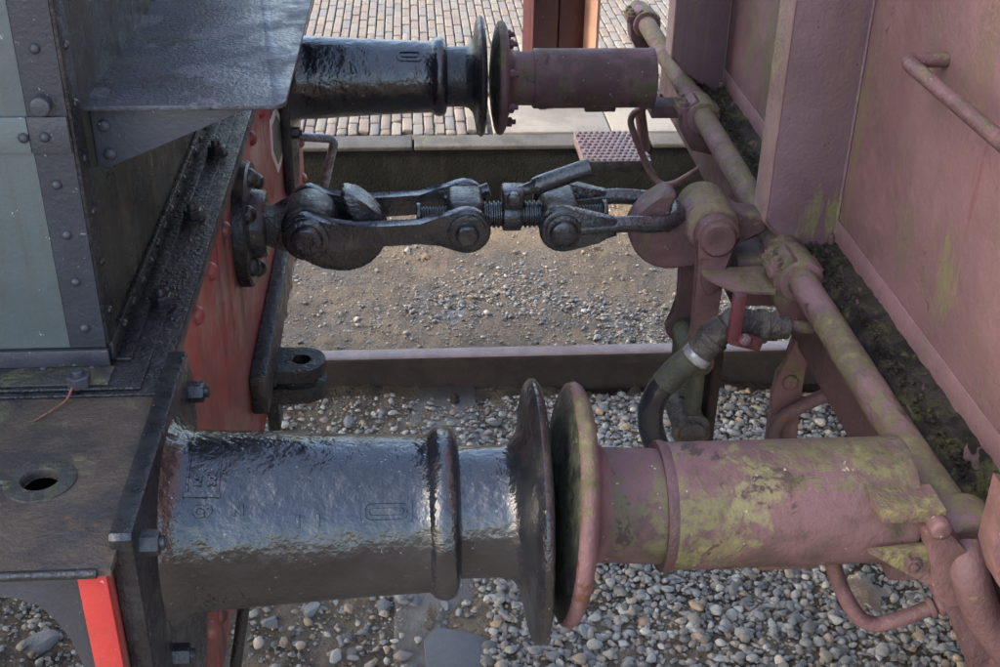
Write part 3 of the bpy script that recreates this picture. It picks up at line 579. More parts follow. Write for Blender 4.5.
for nearb, yc, k, xr in ((True, -.875, 1.0, .012), (False, .875, .90, .052)):
    bf, rb = black_buffer(yc, k, xr, nearb)
    if nearb: b_at = [on(190, 392, 0, XB+.027), on(142, 543, 0, XB+.027), on(175, 655, 0, XB+.027)]; b_at = [(XB+.026, p.y, p.z) for p in b_at]+[(XB+.026, yc+.11, HB-.13)]
    else: b_at = [(XB+.026, yc+sy*.100, HB+sz*.108) for sy in (-1, 1) for sz in (-1, 1)]
    shared('bolt', hexbolt(.0145, .020, (1, 0, 0), .006), 'black', bf, b_at)
    # raised casting mark: a rounded slot
    xm, ph = (-.040, R(40)) if nearb else (-.005, R(52))
    b = BM(); pts = [(.030*math.cos(t)*1.0+(.0 if abs(math.cos(t)) < 0 else 0), .0145*math.sin(t)) for t in [i*2*PI/28 for i in range(28)]]
    sup = lambda a_, e_: math.copysign(abs(a_)**e_, a_)
    ou = [(.031*sup(math.cos(t), .35), .0155*sup(math.sin(t), .45)) for t in [i*2*PI/40 for i in range(40)]]; inn = [(p[0]*.80, p[1]*.62) for p in ou]; bar = [(p[0]*.66, p[1]*.30) for p in ou]
    O0 = [b.verts.new((*p, -.001)) for p in ou]; O1 = [b.verts.new((p[0]*.97, p[1]*.95, .004)) for p in ou]; I1 = [b.verts.new((*p, .004)) for p in inn]; I0 = [b.verts.new((p[0]*.97, p[1]*.94, -.001)) for p in inn]
    for A_, B_ in ((O0, O1), (O1, I1), (I1, I0)):
        for i in range(40): b.faces.new((A_[i], A_[(i+1) % 40], B_[(i+1) % 40], B_[i]))
    C0 = [b.verts.new((*p, -.001)) for p in bar]; C1 = [b.verts.new((p[0]*.95, p[1]*.8, .0032)) for p in bar]
    for i in range(40): b.faces.new((C0[i], C0[(i+1) % 40], C1[(i+1) % 40], C1[i]))
    b.faces.new(C1)
    wrap(b, xm, ph, rb, yc, HB); link('casting_slot', b, 'gloss_black', bf, 50)
    if nearb:
        for s_, sz, x_, ph_, ex in (('C9', .018, -.262, R(40), .0022), ('N', .017, -.218, R(40.5), .0022), ('1', .018, -.147, R(32), .0022), ('1', .018, -.124, R(32.5), .0024)):
            t = text_bm(s_, sz, ex); wrap(t, x_, ph_, rb, yc, HB); link('cast_letters', t, 'gloss_black', bf, 30)
        t = BM(); 
        for a_, c_ in (((-.0165, -.034, -.001), (.0165, .034, .0007)), ((-.019, -.034, -.001), (-.0165, .034, .0022)), ((.0165, -.034, -.001), (.019, .034, .0022)), ((-.021, -.040, -.001), (.021, -.034, .003))):
            box(t, a_, c_, .0003, 1)
        bmesh.ops.subdivide_edges(t, edges=[e_ for e_ in t.edges if e_.calc_length() > .012], cuts=6, use_grid_fill=True)
        wrap(t, -.252, R(72), rb, yc, HB); link('maker_plate', t, 'gloss_black', bf, 40)
        for s_, v_ in (('K G', R(66)), ('3 0 6', R(61))):
            pass
        for s_, u_ in (('KS', -.006), ('306', .010)):
            t = text_bm(s_, .012, .0018); 
            for v in t.verts: v.co = Vector((u_-v.co.y+.004, v.co.x-.026, v.co.z+.001))
            wrap(t, -.252, R(72), rb, yc, HB); link('cast_letters', t, 'gloss_black', bf, 30)

# far end step handle, pipe below the near buffer
h0, h1, h2 = on(306, 136, 1, 1.15), on(335, 139, 1, 1.15), on(322, 196, 1, 1.15)
bm = BM(); tube(bm, round_path([h0-Vector((.05, 0, 0)), h1, h2, h2-Vector((.06, 0, .01))], .02), .0125, 12); link('grab_handle', bm, 'bright_steel', loco, 60)
g0, g1 = on(245, 600, 1, -.62), on(232, 690, 1, -.62)
bm = BM(); tube(bm, [g0+(g0-g1)*1.2, g0, g1, g1+(g1-g0)], .0095, 12); link('vertical_pipe', bm, 'black', loco, 60)
# wooden-looking rub bar with a drilled double lug
bm = BM(); box(bm, (XB+.001, -.09, .605), (XB+.033, .80, .690), .004); rb_ = link('cross_bar', bm, 'black', loco, 40)
zl = .585; c = on(300, 365, 2, zl); r_l = on(325, 365, 2, zl).x-on(301, 365, 2, zl).x
def lug(z0, z1):
    b = BM(); cc = Vector((c.x+.004, c.y, 0)); pts = [(XB+.002, cc.y-r_l), (cc.x, cc.y-r_l)]+[(cc.x+r_l*math.sin(t*PI/10), cc.y-r_l*math.cos(t*PI/10)) for t in range(1, 10)]+[(cc.x, cc.y+r_l), (XB+.002, cc.y+r_l)]
    holed(b, pts, (cc.x, cc.y), .0200, 2, z0, z1)
    return b, cc
b, cc = lug(zl-.014, zl+.014); lg = link('drilled_lug', b, 'black', loco, 35)
b, cc = lug(zl-.066, zl-.030); link('lower_lug', b, 'black', lg, 35)
b = BM(); box(b, (XB+.002, c.y-.035, .44), (XB+.028, c.y+.03, .604), .003); link('lug_stem', b, 'black', lg, 40)

# drawhook socket and hook
ZH = .972
bm = BM(); lathe(bm, [(0, .118), (.020, .118), (.024, .114), (.024, .066), (.046, .062), (.050, .058), (.050, .028)], (XB+.001, .0, ZH), (1, 0, 0), 48); hk0 = link('hook_socket', bm, 'black', loco, 35)
shared('bolt', dome_mesh(.018, .018, (1, 0, 0), 14), 'black', hk0, [(XB+.024, .092*math.cos(t), ZH+.092*math.sin(t)) for t in (R(35), R(145), R(215), R(325), R(90), R(270))], 60)
def hook_profile(x0, s, shank):
    """side outline of a drawhook opening upward; x0 = pin centre, s = +1 nose to +x"""
    P = [(-shank, -.022), (-.05, -.030), (-.028, -.052), (.012, -.078), (.060, -.092), (.104, -.080), (.134, -.050), (.146, -.012), (.138, .018), (.118, .040), (.092, .062), (.068, .072), (.058, .064), (.066, .044), (.088, .016), (.092, -.004), (.080, -.018), (.060, -.016), (.046, .002), (.040, .026), (.022, .044), (-.012, .048), (-.034, .040), (-.05, .026), (-shank, .022)]
    Q = []
    for i in range(len(P)):   # rounded outline
        a_, b_ = Vector(P[i]), Vector(P[(i+1) % len(P)])
        Q += [a_*.75+b_*.25, a_*.25+b_*.75]
    return [(x0+s*p[0], p[1]) for p in Q]
HX = -.196
bm = BM(); prism(bm, [(x_, ZH+z_) for x_, z_ in hook_profile(HX, 1, .12)], 1, -.030, .030, .008, 3); hk = link('drawhook', bm, 'steel', loco, 50)
bm = BM(); cyl(bm, (HX, -.043, ZH+.004), (HX, .043, ZH+.004), .050, 32, .006); link('hook_eye', bm, 'worn_steel', hk, 45)

# ================================================================ THE WAGON (right)
wag = empty('freight_wagon', 'mauve-brown painted freight wagon end with moss and rust stains', 'wagon', (1.0, 0, 0))
XW, ZW = .80, .937
WT = 3.0
bm = BM(); box(bm, (XW, -1.60, ZW), (XW+.006, 1.42, WT), .001); wl = link('end_wall', bm, 'mauve_wall', wag, 40)
bm = BM(); box(bm, (XW-.0035, -1.60, ZW-.006), (XW-.0005, 1.42, ZW+.047), .0012); link('bottom_strip', bm, 'mauve_wall', wl, 40)
bm = BM(); box(bm, (XW+.01, -1.60, .80), (9.5, 1.42, WT-.002), .01); link('body_shell', bm, 'mauve_wall', wag, 40)
# stanchions: a web standing off the wall with a flat outer flange
for yc in (-.040, .885, -1.22):
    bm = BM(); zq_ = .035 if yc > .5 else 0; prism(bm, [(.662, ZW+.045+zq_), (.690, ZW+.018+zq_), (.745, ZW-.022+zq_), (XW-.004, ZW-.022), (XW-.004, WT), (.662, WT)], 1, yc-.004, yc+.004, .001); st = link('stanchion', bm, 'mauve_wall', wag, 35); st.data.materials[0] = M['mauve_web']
    zf = ZW+(.078 if yc > .5 else .043)
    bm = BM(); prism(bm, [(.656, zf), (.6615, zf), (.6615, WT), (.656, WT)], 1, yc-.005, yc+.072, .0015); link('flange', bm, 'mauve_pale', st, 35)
    dz_ = zf-.043-ZW; bm = BM(); prism(bm, [(.656, ZW+.0425+dz_), (.662, ZW+.0445+dz_), (.692, ZW+.0165+dz_), (.748, ZW-.0235+dz_), (.745, ZW-.029+dz_), (.687, ZW+.011+dz_)], 1, yc-.0055, yc+.060, .001); link('flange_foot', bm, 'mauve', st, 35)
    bm = BM(); tube(bm, [(XW-.003, yc-.006, ZW), (XW-.003, yc-.006, WT)], .0032, 8); link('weld_bead', bm, 'mauve_web', st, 60)
    bm = BM(); box(bm, (XW-.016, yc-.018, ZW-.01), (XW-.004, yc-.004, ZW+.018), .005); warp(bm, .004, 50, yc); link('weld_lump', bm, 'mauve', st, 40)
# handrail
p0, p1 = on(905, 60, 0, .735), on(1003, 143, 0, .735)
d = (p1-p0); pth = [Vector((XW, p0.y, p0.z)), Vector((.735, p0.y, p0.z)), p1, p1+d*1.0, Vector((XW, (p1+d).y, (p1+d).z))]
bm = BM(); tube(bm, round_path(pth, .022), .0115, 14); hr = link('handrail', bm, 'mauve', wag, 60)
# headstock, gutter with dirt
XH = .74
bm = BM(); box(bm, (XH, -1.34, .735), (XH+.05, 1.38, .925), .004); hs = link('headstock', bm, 'dark_mauve', wag, 40)
bm = BM(); g = 0
n1, n2 = 160, 8; grid = []
from mathutils import noise as mnoise
for i in range(n1+1):
    row = []
    for j in range(n2+1):
        y_ = -1.33+2.68*i/n1; x_ = XH-.004+(XW-.004-XH+.008)*j/n2
        z_ = .927+.016*(j/n2)**2+.010*abs(mnoise.noise(Vector((x_*40, y_*30, 3))))+.006*mnoise.noise(Vector((x_*120, y_*90, 1)))
        row.append(bm.verts.new((x_, y_, z_ if 0 < j else .918)))
    grid.append(row)
for i in range(n1):
    for j in range(n2): bm.faces.new((grid[i][j], grid[i+1][j], grid[i+1][j+1], grid[i][j+1]))
link('gutter_dirt', bm, 'gutter', hs, 60)
bm = BM(); n1 = 220; rows = []
for i in range(n1+1):
    y_ = -1.33+2.68*i/n1; jx = .006*mnoise.noise(Vector((y_*14, 5, 0)))+.004*mnoise.noise(Vector((y_*47, 2, 0))); jz = .003*mnoise.noise(Vector((y_*30, 8, 0)))
    rows.append([bm.verts.new(p) for p in ((XW-.002, y_, ZW+.004+jz*.5), (XW-.016, y_, ZW-.001+jz), (.770+jx, y_, ZW-.006+jz), (.764+jx, y_, ZW-.013), (.764+jx, y_, .915))])
for A_, B_ in zip(rows, rows[1:]):
    for j in range(4): bm.faces.new((A_[j], B_[j], B_[j+1], A_[j+1]))
link('crusted_ledge', bm, 'crust', hs, 60)
bm = BM(); rr = random.Random(3)
for i in range(700):
    y_ = rr.uniform(-1.2, 1.1); s_ = rr.uniform(.0015, .0048); x_ = rr.uniform(XH, XH+.024)
    r_ = bmesh.ops.create_icosphere(bm, subdivisions=1, radius=s_)['verts']
    for v in r_: v.co = Vector((v.co.x*rr.uniform(.6, 1.2)+x_, v.co.y+y_, v.co.z*.6+.936+.014*((x_-XH)/.06)**2))
tag(link('gutter_debris', bm, 'gutter', hs, 60), kind='stuff')

# cross shaft (the long mossy pipe) with its bearings
XS, ZSH, RS = .70, .932, .0265
path = [Vector((XS, 1.62, ZSH+.012)), Vector((XS, .70, ZSH+.004)), Vector((XS, -.1, ZSH-.010)), Vector((XS, -.65, ZSH-.008)), Vector((XS, -.93, ZSH+.002))]
pp = []
for a_, b_ in zip(path, path[1:]):
    for k in range(16): pp.append(a_.lerp(b_, k/16))
pp.append(path[-1])
bm = BM(); tube(bm, pp, RS, 28); warp(bm, .0012, 40); sh_ = link('cross_shaft', bm, 'mossy', wag, 60)
e0 = on(965, 545, 1, -.955); e1 = on(970, 575, 1, -.985); e2 = on(985, 618, 1, -.985); e3 = on(1012, 655, 1, -.985)
bm = BM(); tube(bm, smooth_path([e0, e1, e2, e3, e3+Vector((.06, 0, -.09))], 8), .0235, 20); link('shaft_elbow', bm, 'dark_mauve', sh_, 60)
for i, (yc, zo) in enumerate(((.70, .0), (-.135, -.012), (1.48, .01))):
    zc = ZSH+zo
    bm = BM()
    cyl(bm, (XS, yc-.045, zc), (XS, yc+.045, zc), .041, 28, .004)
    br = link('bearing', bm, 'mossy', wag, 45)
    bm = BM(); prism(bm, [(XS-.052, zc+.012), (XS-.044, zc-.045), (XS-.020, zc-.085), (XH+.001, zc-.10), (XH+.001, zc+.02), (XS-.02, zc+.044)], 1, yc-.035, yc+.032, .005); link('bearing_block', bm, 'mauve', br, 40)
    bm = BM(); box(bm, (XS-.060, yc-.034, zc+.004), (XS-.030, yc+.030, zc+.024), .004); link('bearing_cap', bm, 'mossy', br, 40)
    shared('bolt', hexbolt(.0125, .011, (0, 0, 1), .007, .002), 'mossy', br, [(XS-.046, yc-.020, zc+.023), (XS-.046, yc+.018, zc+.023)])
    bm = BM(); cyl(bm, (XS, yc+.050, zc), (XS, yc+.120, zc+.001), .034, 24, .012); link('shaft_collar', bm, 'mauve', br, 50)
# near bearing with its arm, gusset and bolts
yc = -.905; zc = ZSH+.002; yf = -.972
bm = BM(); cyl(bm, (XS-.002, yc-.035, zc), (XS-.002, yc+.030, zc), .043, 32, .004); nb = link('near_bearing', bm, 'mossy', wag, 45)
ol = [on(px, py, 1, yf) for px, py in ((922, 528), (945, 520), (962, 545), (985, 570), (975, 600), (945, 603), (930, 590), (928, 560))]
bm = BM(); prism(bm, [(q.x, q.z) for q in ol], 1, yf-.010, yf+.09, .005); link('bearing_block', bm, 'mauve', nb, 40)
p = on(942, 531, 1, yf-.02); bm = BM(); cyl(bm, (p.x, yf-.024, p.z), (p.x, yf+.02, p.z), .0135, 20, .006); link('bolt', bm, 'mauve', nb, 45)
ar = [on(px, py, 1, yf) for px, py in ((878, 508), (945, 508), (945, 520), (880, 521))]
bm = BM(); prism(bm, [(q.x, q.z) for q in ar], 1, yf-.006, yf+.05, .003); link('bearing_arm', bm, 'mossy', nb, 40)
gs_ = [on(px, py, 1, yf) for px, py in ((868, 552), (930, 545), (932, 582), (925, 583))]
bm = BM(); prism(bm, [(q.x, q.z) for q in gs_], 1, yf-.004, yf+.008, .002); link('bearing_gusset', bm, 'mossy', nb, 40)
p = on(912, 563, 1, yf-.004); shared('bolt', hexbolt(.011, .008, (0, -1, 0), .004), 'dark_mauve', nb, [(p.x, yf-.004, p.z)])
gs2 = [on(px, py, 1, yf+.03) for px, py in ((880, 521), (925, 521), (915, 550), (885, 548))]
bm = BM(); prism(bm, [(q.x, q.z) for q in gs2], 1, yf+.026, yf+.034, .002); link('bearing_gusset', bm, 'dark_mauve', nb, 40)
lo = [on(px, py, 1, yf) for px, py in ((940, 600), (975, 600), (985, 640), (1010, 700), (985, 700), (962, 640))]
bm = BM(); prism(bm, [(q.x, q.z) for q in lo], 1, yf-.0, yf+.05, .003); link('lower_arm', bm, 'dark_mauve', nb, 40)
# corner plate at the very right
cp = [on(px, py, 1, -1.06) for px, py in ((1002, 485), (986, 548), (994, 578), (1040, 640), (1060, 500))]
bm = BM(); prism(bm, [(q.x, q.z) for q in cp], 1, -1.075, -1.035, .003); link('corner_post', bm, 'mauve', wag, 40)
# bent handle rod below the near buffer
yr = -.90; hp = [on(px, py, 1, yr) for px, py in ((828, 535), (832, 560), (842, 590), (858, 616), (876, 624), (905, 617), (945, 602))]
bm = BM(); tube(bm, smooth_path(hp, 6), .0108, 14); rd = link('bent_rod', bm, 'mauve', wag, 60)
q0, q1, q2 = hp[-1].lerp(hp[-2], .42), hp[-1].lerp(hp[-2], .08), hp[-1]+(hp[-1]-hp[-2])*.25
bm = BM(); cyl(bm, q0, q0.lerp(q1, .45), .0155, 20, .002); cyl(bm, q0.lerp(q1, .55), q2, .0165, 20, .004); link('rod_collar', bm, 'dark_mauve', rd, 40)

# wagon buffers
def wagon_buffer(yc, k, x0, xs_, near):
    org = Vector((0, yc, HB+(.0 if near else -.006))); tilt = R(4.0 if near else 1.0)
    bm = BM(); lathe(bm, [(xs_, k*.073), (xs_, k*.0790), (xs_+.004, k*.0815), (xs_+.03, k*.081), (.585, k*.081), (.600, k*.081), (.606, k*.084), (.612, k*.083), (.615, k*.070)], org, (1, 0, 0), 64, .003); bf = link('buffer', bm, 'mossy_sleeve', wag, 50)
    ax = Vector((math.cos(tilt), 0, -math.sin(tilt)))
    o2 = org+Vector((xs_, 0, 0))-ax*xs_
    bm = BM(); lathe(bm, [(x0+.030, k*.073), (xs_+.02, k*.073)], o2, ax, 56, .002); link('plunger', bm, 'mossy_sleeve', bf, 50)
    bm = BM(); lathe(bm, [(x0+.0065, k*.146), (x0+.010, k*.152), (x0+.018, k*.1545), (x0+.024, k*.151), (x0+.030, k*.140), (x0+.036, k*.105), (x0+.043, k*.084), (x0+.052, k*.074), (x0+.06, k*.0725)], o2, ax, 72); link('buffer_head', bm, 'mauve', bf, 60)
    bm = BM(); lathe(bm, [(x0-.010, 0), (x0-.009, k*.05), (x0-.004, k*.10), (x0+.004, k*.140), (x0+.0075, k*.1475)], o2, ax, 72); link('head_face', bm, 'greasy', bf, 60)
    bm = BM(); a_, b_ = (XH-.30, XH-.20)
    box(bm, (.44, yc-.02, HB-k*.098), (.52, yc+.02, HB-k*.076), .004); lgm = link('sleeve_lug', bm, 'mauve', bf, 40)
    bm = BM(); box(bm, (.612, yc-.03*k, HB-.115*k), (XH-.0005, yc+.05*k, HB-.072), .004); link('packing_block', bm, 'dark_mauve', bf, 40)
    if not near:
        shared('bolt', hexbolt(.0125, .016, ax, .010), 'dark_mauve', bf, [o2+ax*(x0+.029)+Vector((0, k*.118*math.cos(t), k*.118*math.sin(t))) for t in [R(22.5+45*i) for i in range(8)]])
    else:
        bm = BM(); lathe(bm, [(xs_-.0005, k*.0745), (xs_-.001, k*.083), (xs_+.006, k*.0835), (xs_+.012, k*.0818)], org, (1, 0, 0), 64, .004); link('sleeve_lip', bm, 'dark_mauve', bf, 50)
wagon_buffer(-.875, 1.0, .170, .300, True)
wagon_buffer(.875, .92, .206, .305, False)
bm = BM(); box(bm, (.262, .875-.0675, HB-.07), (.30, .875-.0665, HB-.06), 0); bm.free()

# wagon drawhook, boss
ZK = .965; KX = .545
bm = BM(); prism(bm, [(x_, ZK+z_) for x_, z_ in hook_profile(KX+.005, -1, .12)], 1, -.030, .030, .008, 3); wh = link('drawhook', bm, 'mauve', wag, 50)
bm = BM(); cyl(bm, (.560, -.058, ZK+.004), (.560, .075, ZK+.004), .050, 36, .010); link('hook_boss', bm, 'mossy', wh, 45)
bm = BM(); box(bm, (.615, -.048, .80), (XH-.0005, .048, .903), .006); link('hook_socket', bm, 'dark_mauve', wag, 40)

# shelf bracket beside the hook
zsb = .905
tp = [on(px, py, 2, zsb) for px, py in ((701, 268), (772, 265), (783, 272), (776, 292), (735, 290), (703, 275))]
bm = BM(); prism(bm, [(q.x, q.y) for q in tp], 2, zsb-.008, zsb, .002); sb = link('shelf_bracket', bm, 'mossy', wag, 40)
bm = BM(); q = tp[0]; prism(bm, [(q.x-.002, zsb-.008), (q.x+.045, zsb-.008), (q.x+.040, zsb-.03), (q.x+.012, zsb-.05), (q.x, zsb-.028)], 1, q.y-.02, q.y+.012, .003); link('bracket_lip', bm, 'mauve', sb, 40)

# hanging bar and thick pipe below the headstock
yb_ = -.09
hb_ = [on(px, py, 1, yb_) for px, py in ((792, 338), (812, 338), (803, 372), (799, 398), (796, 440), (765, 440), (772, 392), (776, 372), (786, 362))]
bm = BM(); prism(bm, [(q.x, q.z) for q in hb_], 1, yb_-.010, yb_+.010, .004); hbn = link('hanger_bar', bm, 'mauve', wag, 40)
p = on(790, 382, 1, yb_-.012); bm = BM(); cyl(bm, (p.x, yb_-.022, p.z), (p.x, yb_, p.z), .016, 18, .006); link('bolt', bm, 'mauve', hbn, 45)
tp_ = [on(px, py, 1, yb_-.03) for px, py in ((776, 452), (774, 432), (782, 418), (800, 407), (828, 394), (862, 380))]
bm = BM(); tube(bm, smooth_path(tp_, 7), .014, 16); link('lower_pipe', bm, 'dark_mauve', wag, 60)

# brake pipe end: stub, cock, red handle, clamp and hose
yv = -.26
V3 = lambda px, py, dy=0: on(px, py, 1, yv+dy)
stub = [V3(812, 328), V3(785, 326), V3(772, 325)]
bm = BM(); tube(bm, stub, .012, 18); bp = link('brake_pipe', bm, 'dark_mauve', wag, 50)
c0, c1 = V3(789, 327), V3(722, 325); ax_ = (c1-c0); ln = ax_.length
bm = BM(); lathe(bm, [(ln*.02, .012), (ln*.02, .022), (ln*.18, .022), (ln*.19, .026), (ln*.34, .026), (ln*.36, .031), (ln*.46, .031), (ln*.48, .026), (ln*.60, .030), (ln*.75, .034), (ln*.92, .031), (ln*1.02, .020), (ln*1.05, 0)], c0, ax_, 20); link('brake_cock', bm, 'old_iron', bp, 35)
k0, k1 = V3(722, 328, -.005), V3(700, 352, -.005)
bm = BM(); ax2 = k1-k0; l2 = ax2.length; lathe(bm, [(-l2*.2, .020), (0, .026), (l2*.35, .026), (l2*.38, .030), (l2*.55, .030), (l2*.58, .026), (l2*1.0, .0255), (l2*1.02, .020)], k0, ax2, 22); link('hose_nipple', bm, 'old_iron', bp, 35)
a_, b_ = k0.lerp(k1, 1.00), k0.lerp(k1, 1.28)
bm = BM(); cyl(bm, a_, b_, .0275, 24, .001); cl = link('hose_clamp', bm, 'bright_steel', bp, 40)
hs_ = [k0.lerp(k1, .9), V3(692, 358), V3(677, 370), V3(664, 384)]
bm = BM(); tube(bm, smooth_path(hs_, 6), .0255, 22); link('upper_hose', bm, 'green_hose', bp, 60)
hs2 = [V3(668, 379), V3(658, 392, .0), V3(651, 410), V3(652, 432), V3(664, 456, .01), V3(690, 468, .02), V3(715, 460, .03)]
bm = BM(); tube(bm, smooth_path(hs2, 7), .0235, 22); link('lower_hose', bm, 'black_hose', bp, 60)
hh = [V3(740, 296, -.045), V3(737, 318, -.045), V3(733, 338, -.045), V3(742, 346, -.045), V3(758, 344, -.045)]
bm = BM()
for q0, q1, wd in ((hh[0], hh[2], .0115), (hh[2], hh[4], .012)):
    d = (q1-q0); mt = Matrix.Rotation(-math.atan2(d.z, d.x), 4, 'Y'); cc_ = (q0+q1)/2
    box(bm, (cc_.x-d.length/2-.006, cc_.y-.008, cc_.z-wd), (cc_.x+d.length/2+.006, cc_.y+.008, cc_.z+wd), .004, 2, mt)
hd = link('cock_handle', bm, 'handle_red', bp, 40)
bm = BM(); cyl(bm, V3(745, 340, -.055), V3(745, 340, .0), .012, 16, .003); link('handle_spindle', bm, 'handle_red', hd, 45)

# wagon corner step with a dimpled tread, and its bent rod
zt = .52
tc = [on(px, py, 2, zt) for px, py in ((575, 134), (634, 129), (647, 160), (586, 163))]
x0, x1 = (tc[0].x+tc[3].x)/2, (tc[1].x+tc[2].x)/2+.01; y0, y1 = (tc[3].y+tc[2].y)/2, (tc[0].y+tc[1].y)/2
bm = BM(); box(bm, (x0, y0, zt-.006), (x1, y1, zt), .001); stp = link('corner_step', bm, 'mauve_pale', wag, 40)
bm = BM(); box(bm, (x0, y0-.004, zt-.034), (x1, y0-.0005, zt+.002), .001); link('step_edge', bm, 'worn_steel', stp, 40)
bm = BM(); box(bm, (x0-.004, y0, zt-.030), (x0-.0005, y1, zt+.002), .001); link('step_edge', bm, 'mauve_pale', stp, 40)
nu, nv = 11, 10; bm = BM()
for i in range(nu):
    for j in range(nv):
        x_ = x0+(i+.5+.25*(1 if j % 2 else -1))*(x1-x0)/nu; y_ = y0+(j+.5)*(y1-y0)/nv
        lathe(bm, [(-.001, .0072), (.002, .0068), (.0055, .005), (.0062, .0025)], (x_, y_, zt), (0, 0, 1), 8)
tag(link('tread_dimples', bm, 'worn_paint', stp, 40), kind='stuff')
rp = [on(662, 97, 1, 1.0), on(628, 116, 1, 1.05), on(636, 140, 1, 1.02), on(648, 168, 1, 1.0), on(660, 186, 1, .96), on(675, 184, 1, .9), on(705, 166, 1, .8)]
bm = BM(); tube(bm, round_path(rp, .05), .0095, 12); link('step_rod', bm, 'mauve', wag, 60)
sp_ = [on(640, 112, 1, 1.14), on(645, 150, 1, 1.14)]
bm = BM(); tube(bm, [sp_[0]+Vector((.0, 0, .15)), sp_[0], sp_[1]], .016, 14); link('step_hanger', bm, 'mauve', stp, 60)

# ================================================================ COUPLINGS
# screw coupling hung on the locomotive hook, its bow laid in the wagon hook
cpl = empty('screw_coupling', 'black greased screw coupling joining the locomotive hook to the wagon hook', 'coupling', (.1, 0, .90))
Z1 = .984; T1, T2 = .095, .272
for y_ in (-.066, .066):
    ys_ = (-1 if y_ < 0 else 1)
    out = []
    x0, x1 = HX, T1; ra, rb2 = .046, .044
    for t in range(0, 13): a2 = PI/2+t*PI/12; out.append((x0+ra*math.cos(a2), ZH+.004+ra*math.sin(a2)))
    out += [(x0+.045, ZH-.020), (x0+.09, ZH-.016), (x1-.085, Z1-.017), (x1-.050, Z1-.026)]
    for t in range(0, 13): a2 = -PI/2-.35+t*(PI+.7)/12; out.append((x1+rb2*math.cos(a2), Z1+rb2*math.sin(a2)))
    out += [(x1-.050, Z1+.026), (x1-.085, Z1+.018), (x0+.09, ZH+.020), (x0+.045, ZH+.028)]
    bm = BM(); prism(bm, out, 1, y_-.013, y_+.013, .005, 2); lk = link('side_link', bm, 'steel', cpl, 50)
    bm = BM(); lathe(bm, [(0, .041), (.006, .040), (.010, .034), (.010, .030), (.016, .029), (.019, .025), (.019, .012), (.017, 0)], (HX, y_+ys_*.012, ZH+.004), (0, ys_, 0), 32); link('pin_head', bm, 'steel', lk, 45)
    bm = BM(); lathe(bm, [(0, .036), (.005, .035), (.007, .027)], (T1, y_+ys_*.012, Z1), (0, ys_, 0), 28); lathe(bm, [(.006, .022), (.020, .022), (.023, .018)], (T1, y_+ys_*.012, Z1), (0, ys_, 0), 6); link('trunnion_nut', bm, 'steel', lk, 40)
bm = BM(); cyl(bm, (HX, -.085, ZH+.004), (HX, .085, ZH+.004), .024, 20); link('hook_pin', bm, 'worn_steel', cpl, 45)
for x_ in (T1, T2):
    bm = BM(); cyl(bm, (x_, -.0525, Z1), (x_, .0525, Z1), .038, 28, .006); box(bm, (x_-.032, -.050, Z1-.005), (x_+.032, .050, Z1+.042), .012, 3); link('trunnion', bm, 'worn_steel', cpl, 45)
# threaded spindle
def thread(bm, xa, xb, r, pitch):
    prof = []; x_ = xa
    while x_ < xb: prof += [(x_, r), (x_+pitch*.25, r), (x_+pitch*.5, r*.86), (x_+pitch*.75, r*.86)]; x_ += pitch
    lathe(bm, prof, (0, 0, Z1), (1, 0, 0), 24)
bm = BM(); thread(bm, T1-.085, T2+.085, .0175, .006); spn = link('screw_spindle', bm, 'worn_steel', cpl, 35)
bm = BM(); thread(bm, T1+.036, T2-.036, .026, .0085); link('thread_sleeve', bm, 'steel', spn, 35)
bm = BM(); cyl(bm, (.165, 0, Z1), (.200, 0, Z1), .0315, 28, .003); link('collar', bm, 'steel', spn, 45)
for x_, r_ in ((T2+.083, .026), (T1-.092, .024)):
    bm = BM(); cyl(bm, (x_, 0, Z1), (x_+.009, 0, Z1), r_, 24, .002); link('collar', bm, 'steel', spn, 45)
# tommy lever with its weight
la, lb = Vector((.183, -.010, Z1+.030)), on(590, 167, 1, .0)
bm = BM(); box(bm, (.163, -.028, Z1+.020), (.205, .020, Z1+.058), .006); lathe(bm, [(0, .014), (.010, .014), (.013, .010)], (.184, -.027, Z1+.044), (0, -1, 0), 18); lv = link('lever_clevis', bm, 'steel', cpl, 45)
st0 = Vector((.186, -.004, Z1+.044)); dv = (lb-st0)
bm = BM(); tube(bm, [st0+dv*t for t in (0, .12, .24, .28, .34, .6, .85, .95, 1.0, 1.03)], lambda t: .0115 if t < .25 else (.0165 if t < .36 else .0175 if t < .9 else .0145 if t < .97 else .006), 18); link('lever', bm, 'steel', lv, 60)
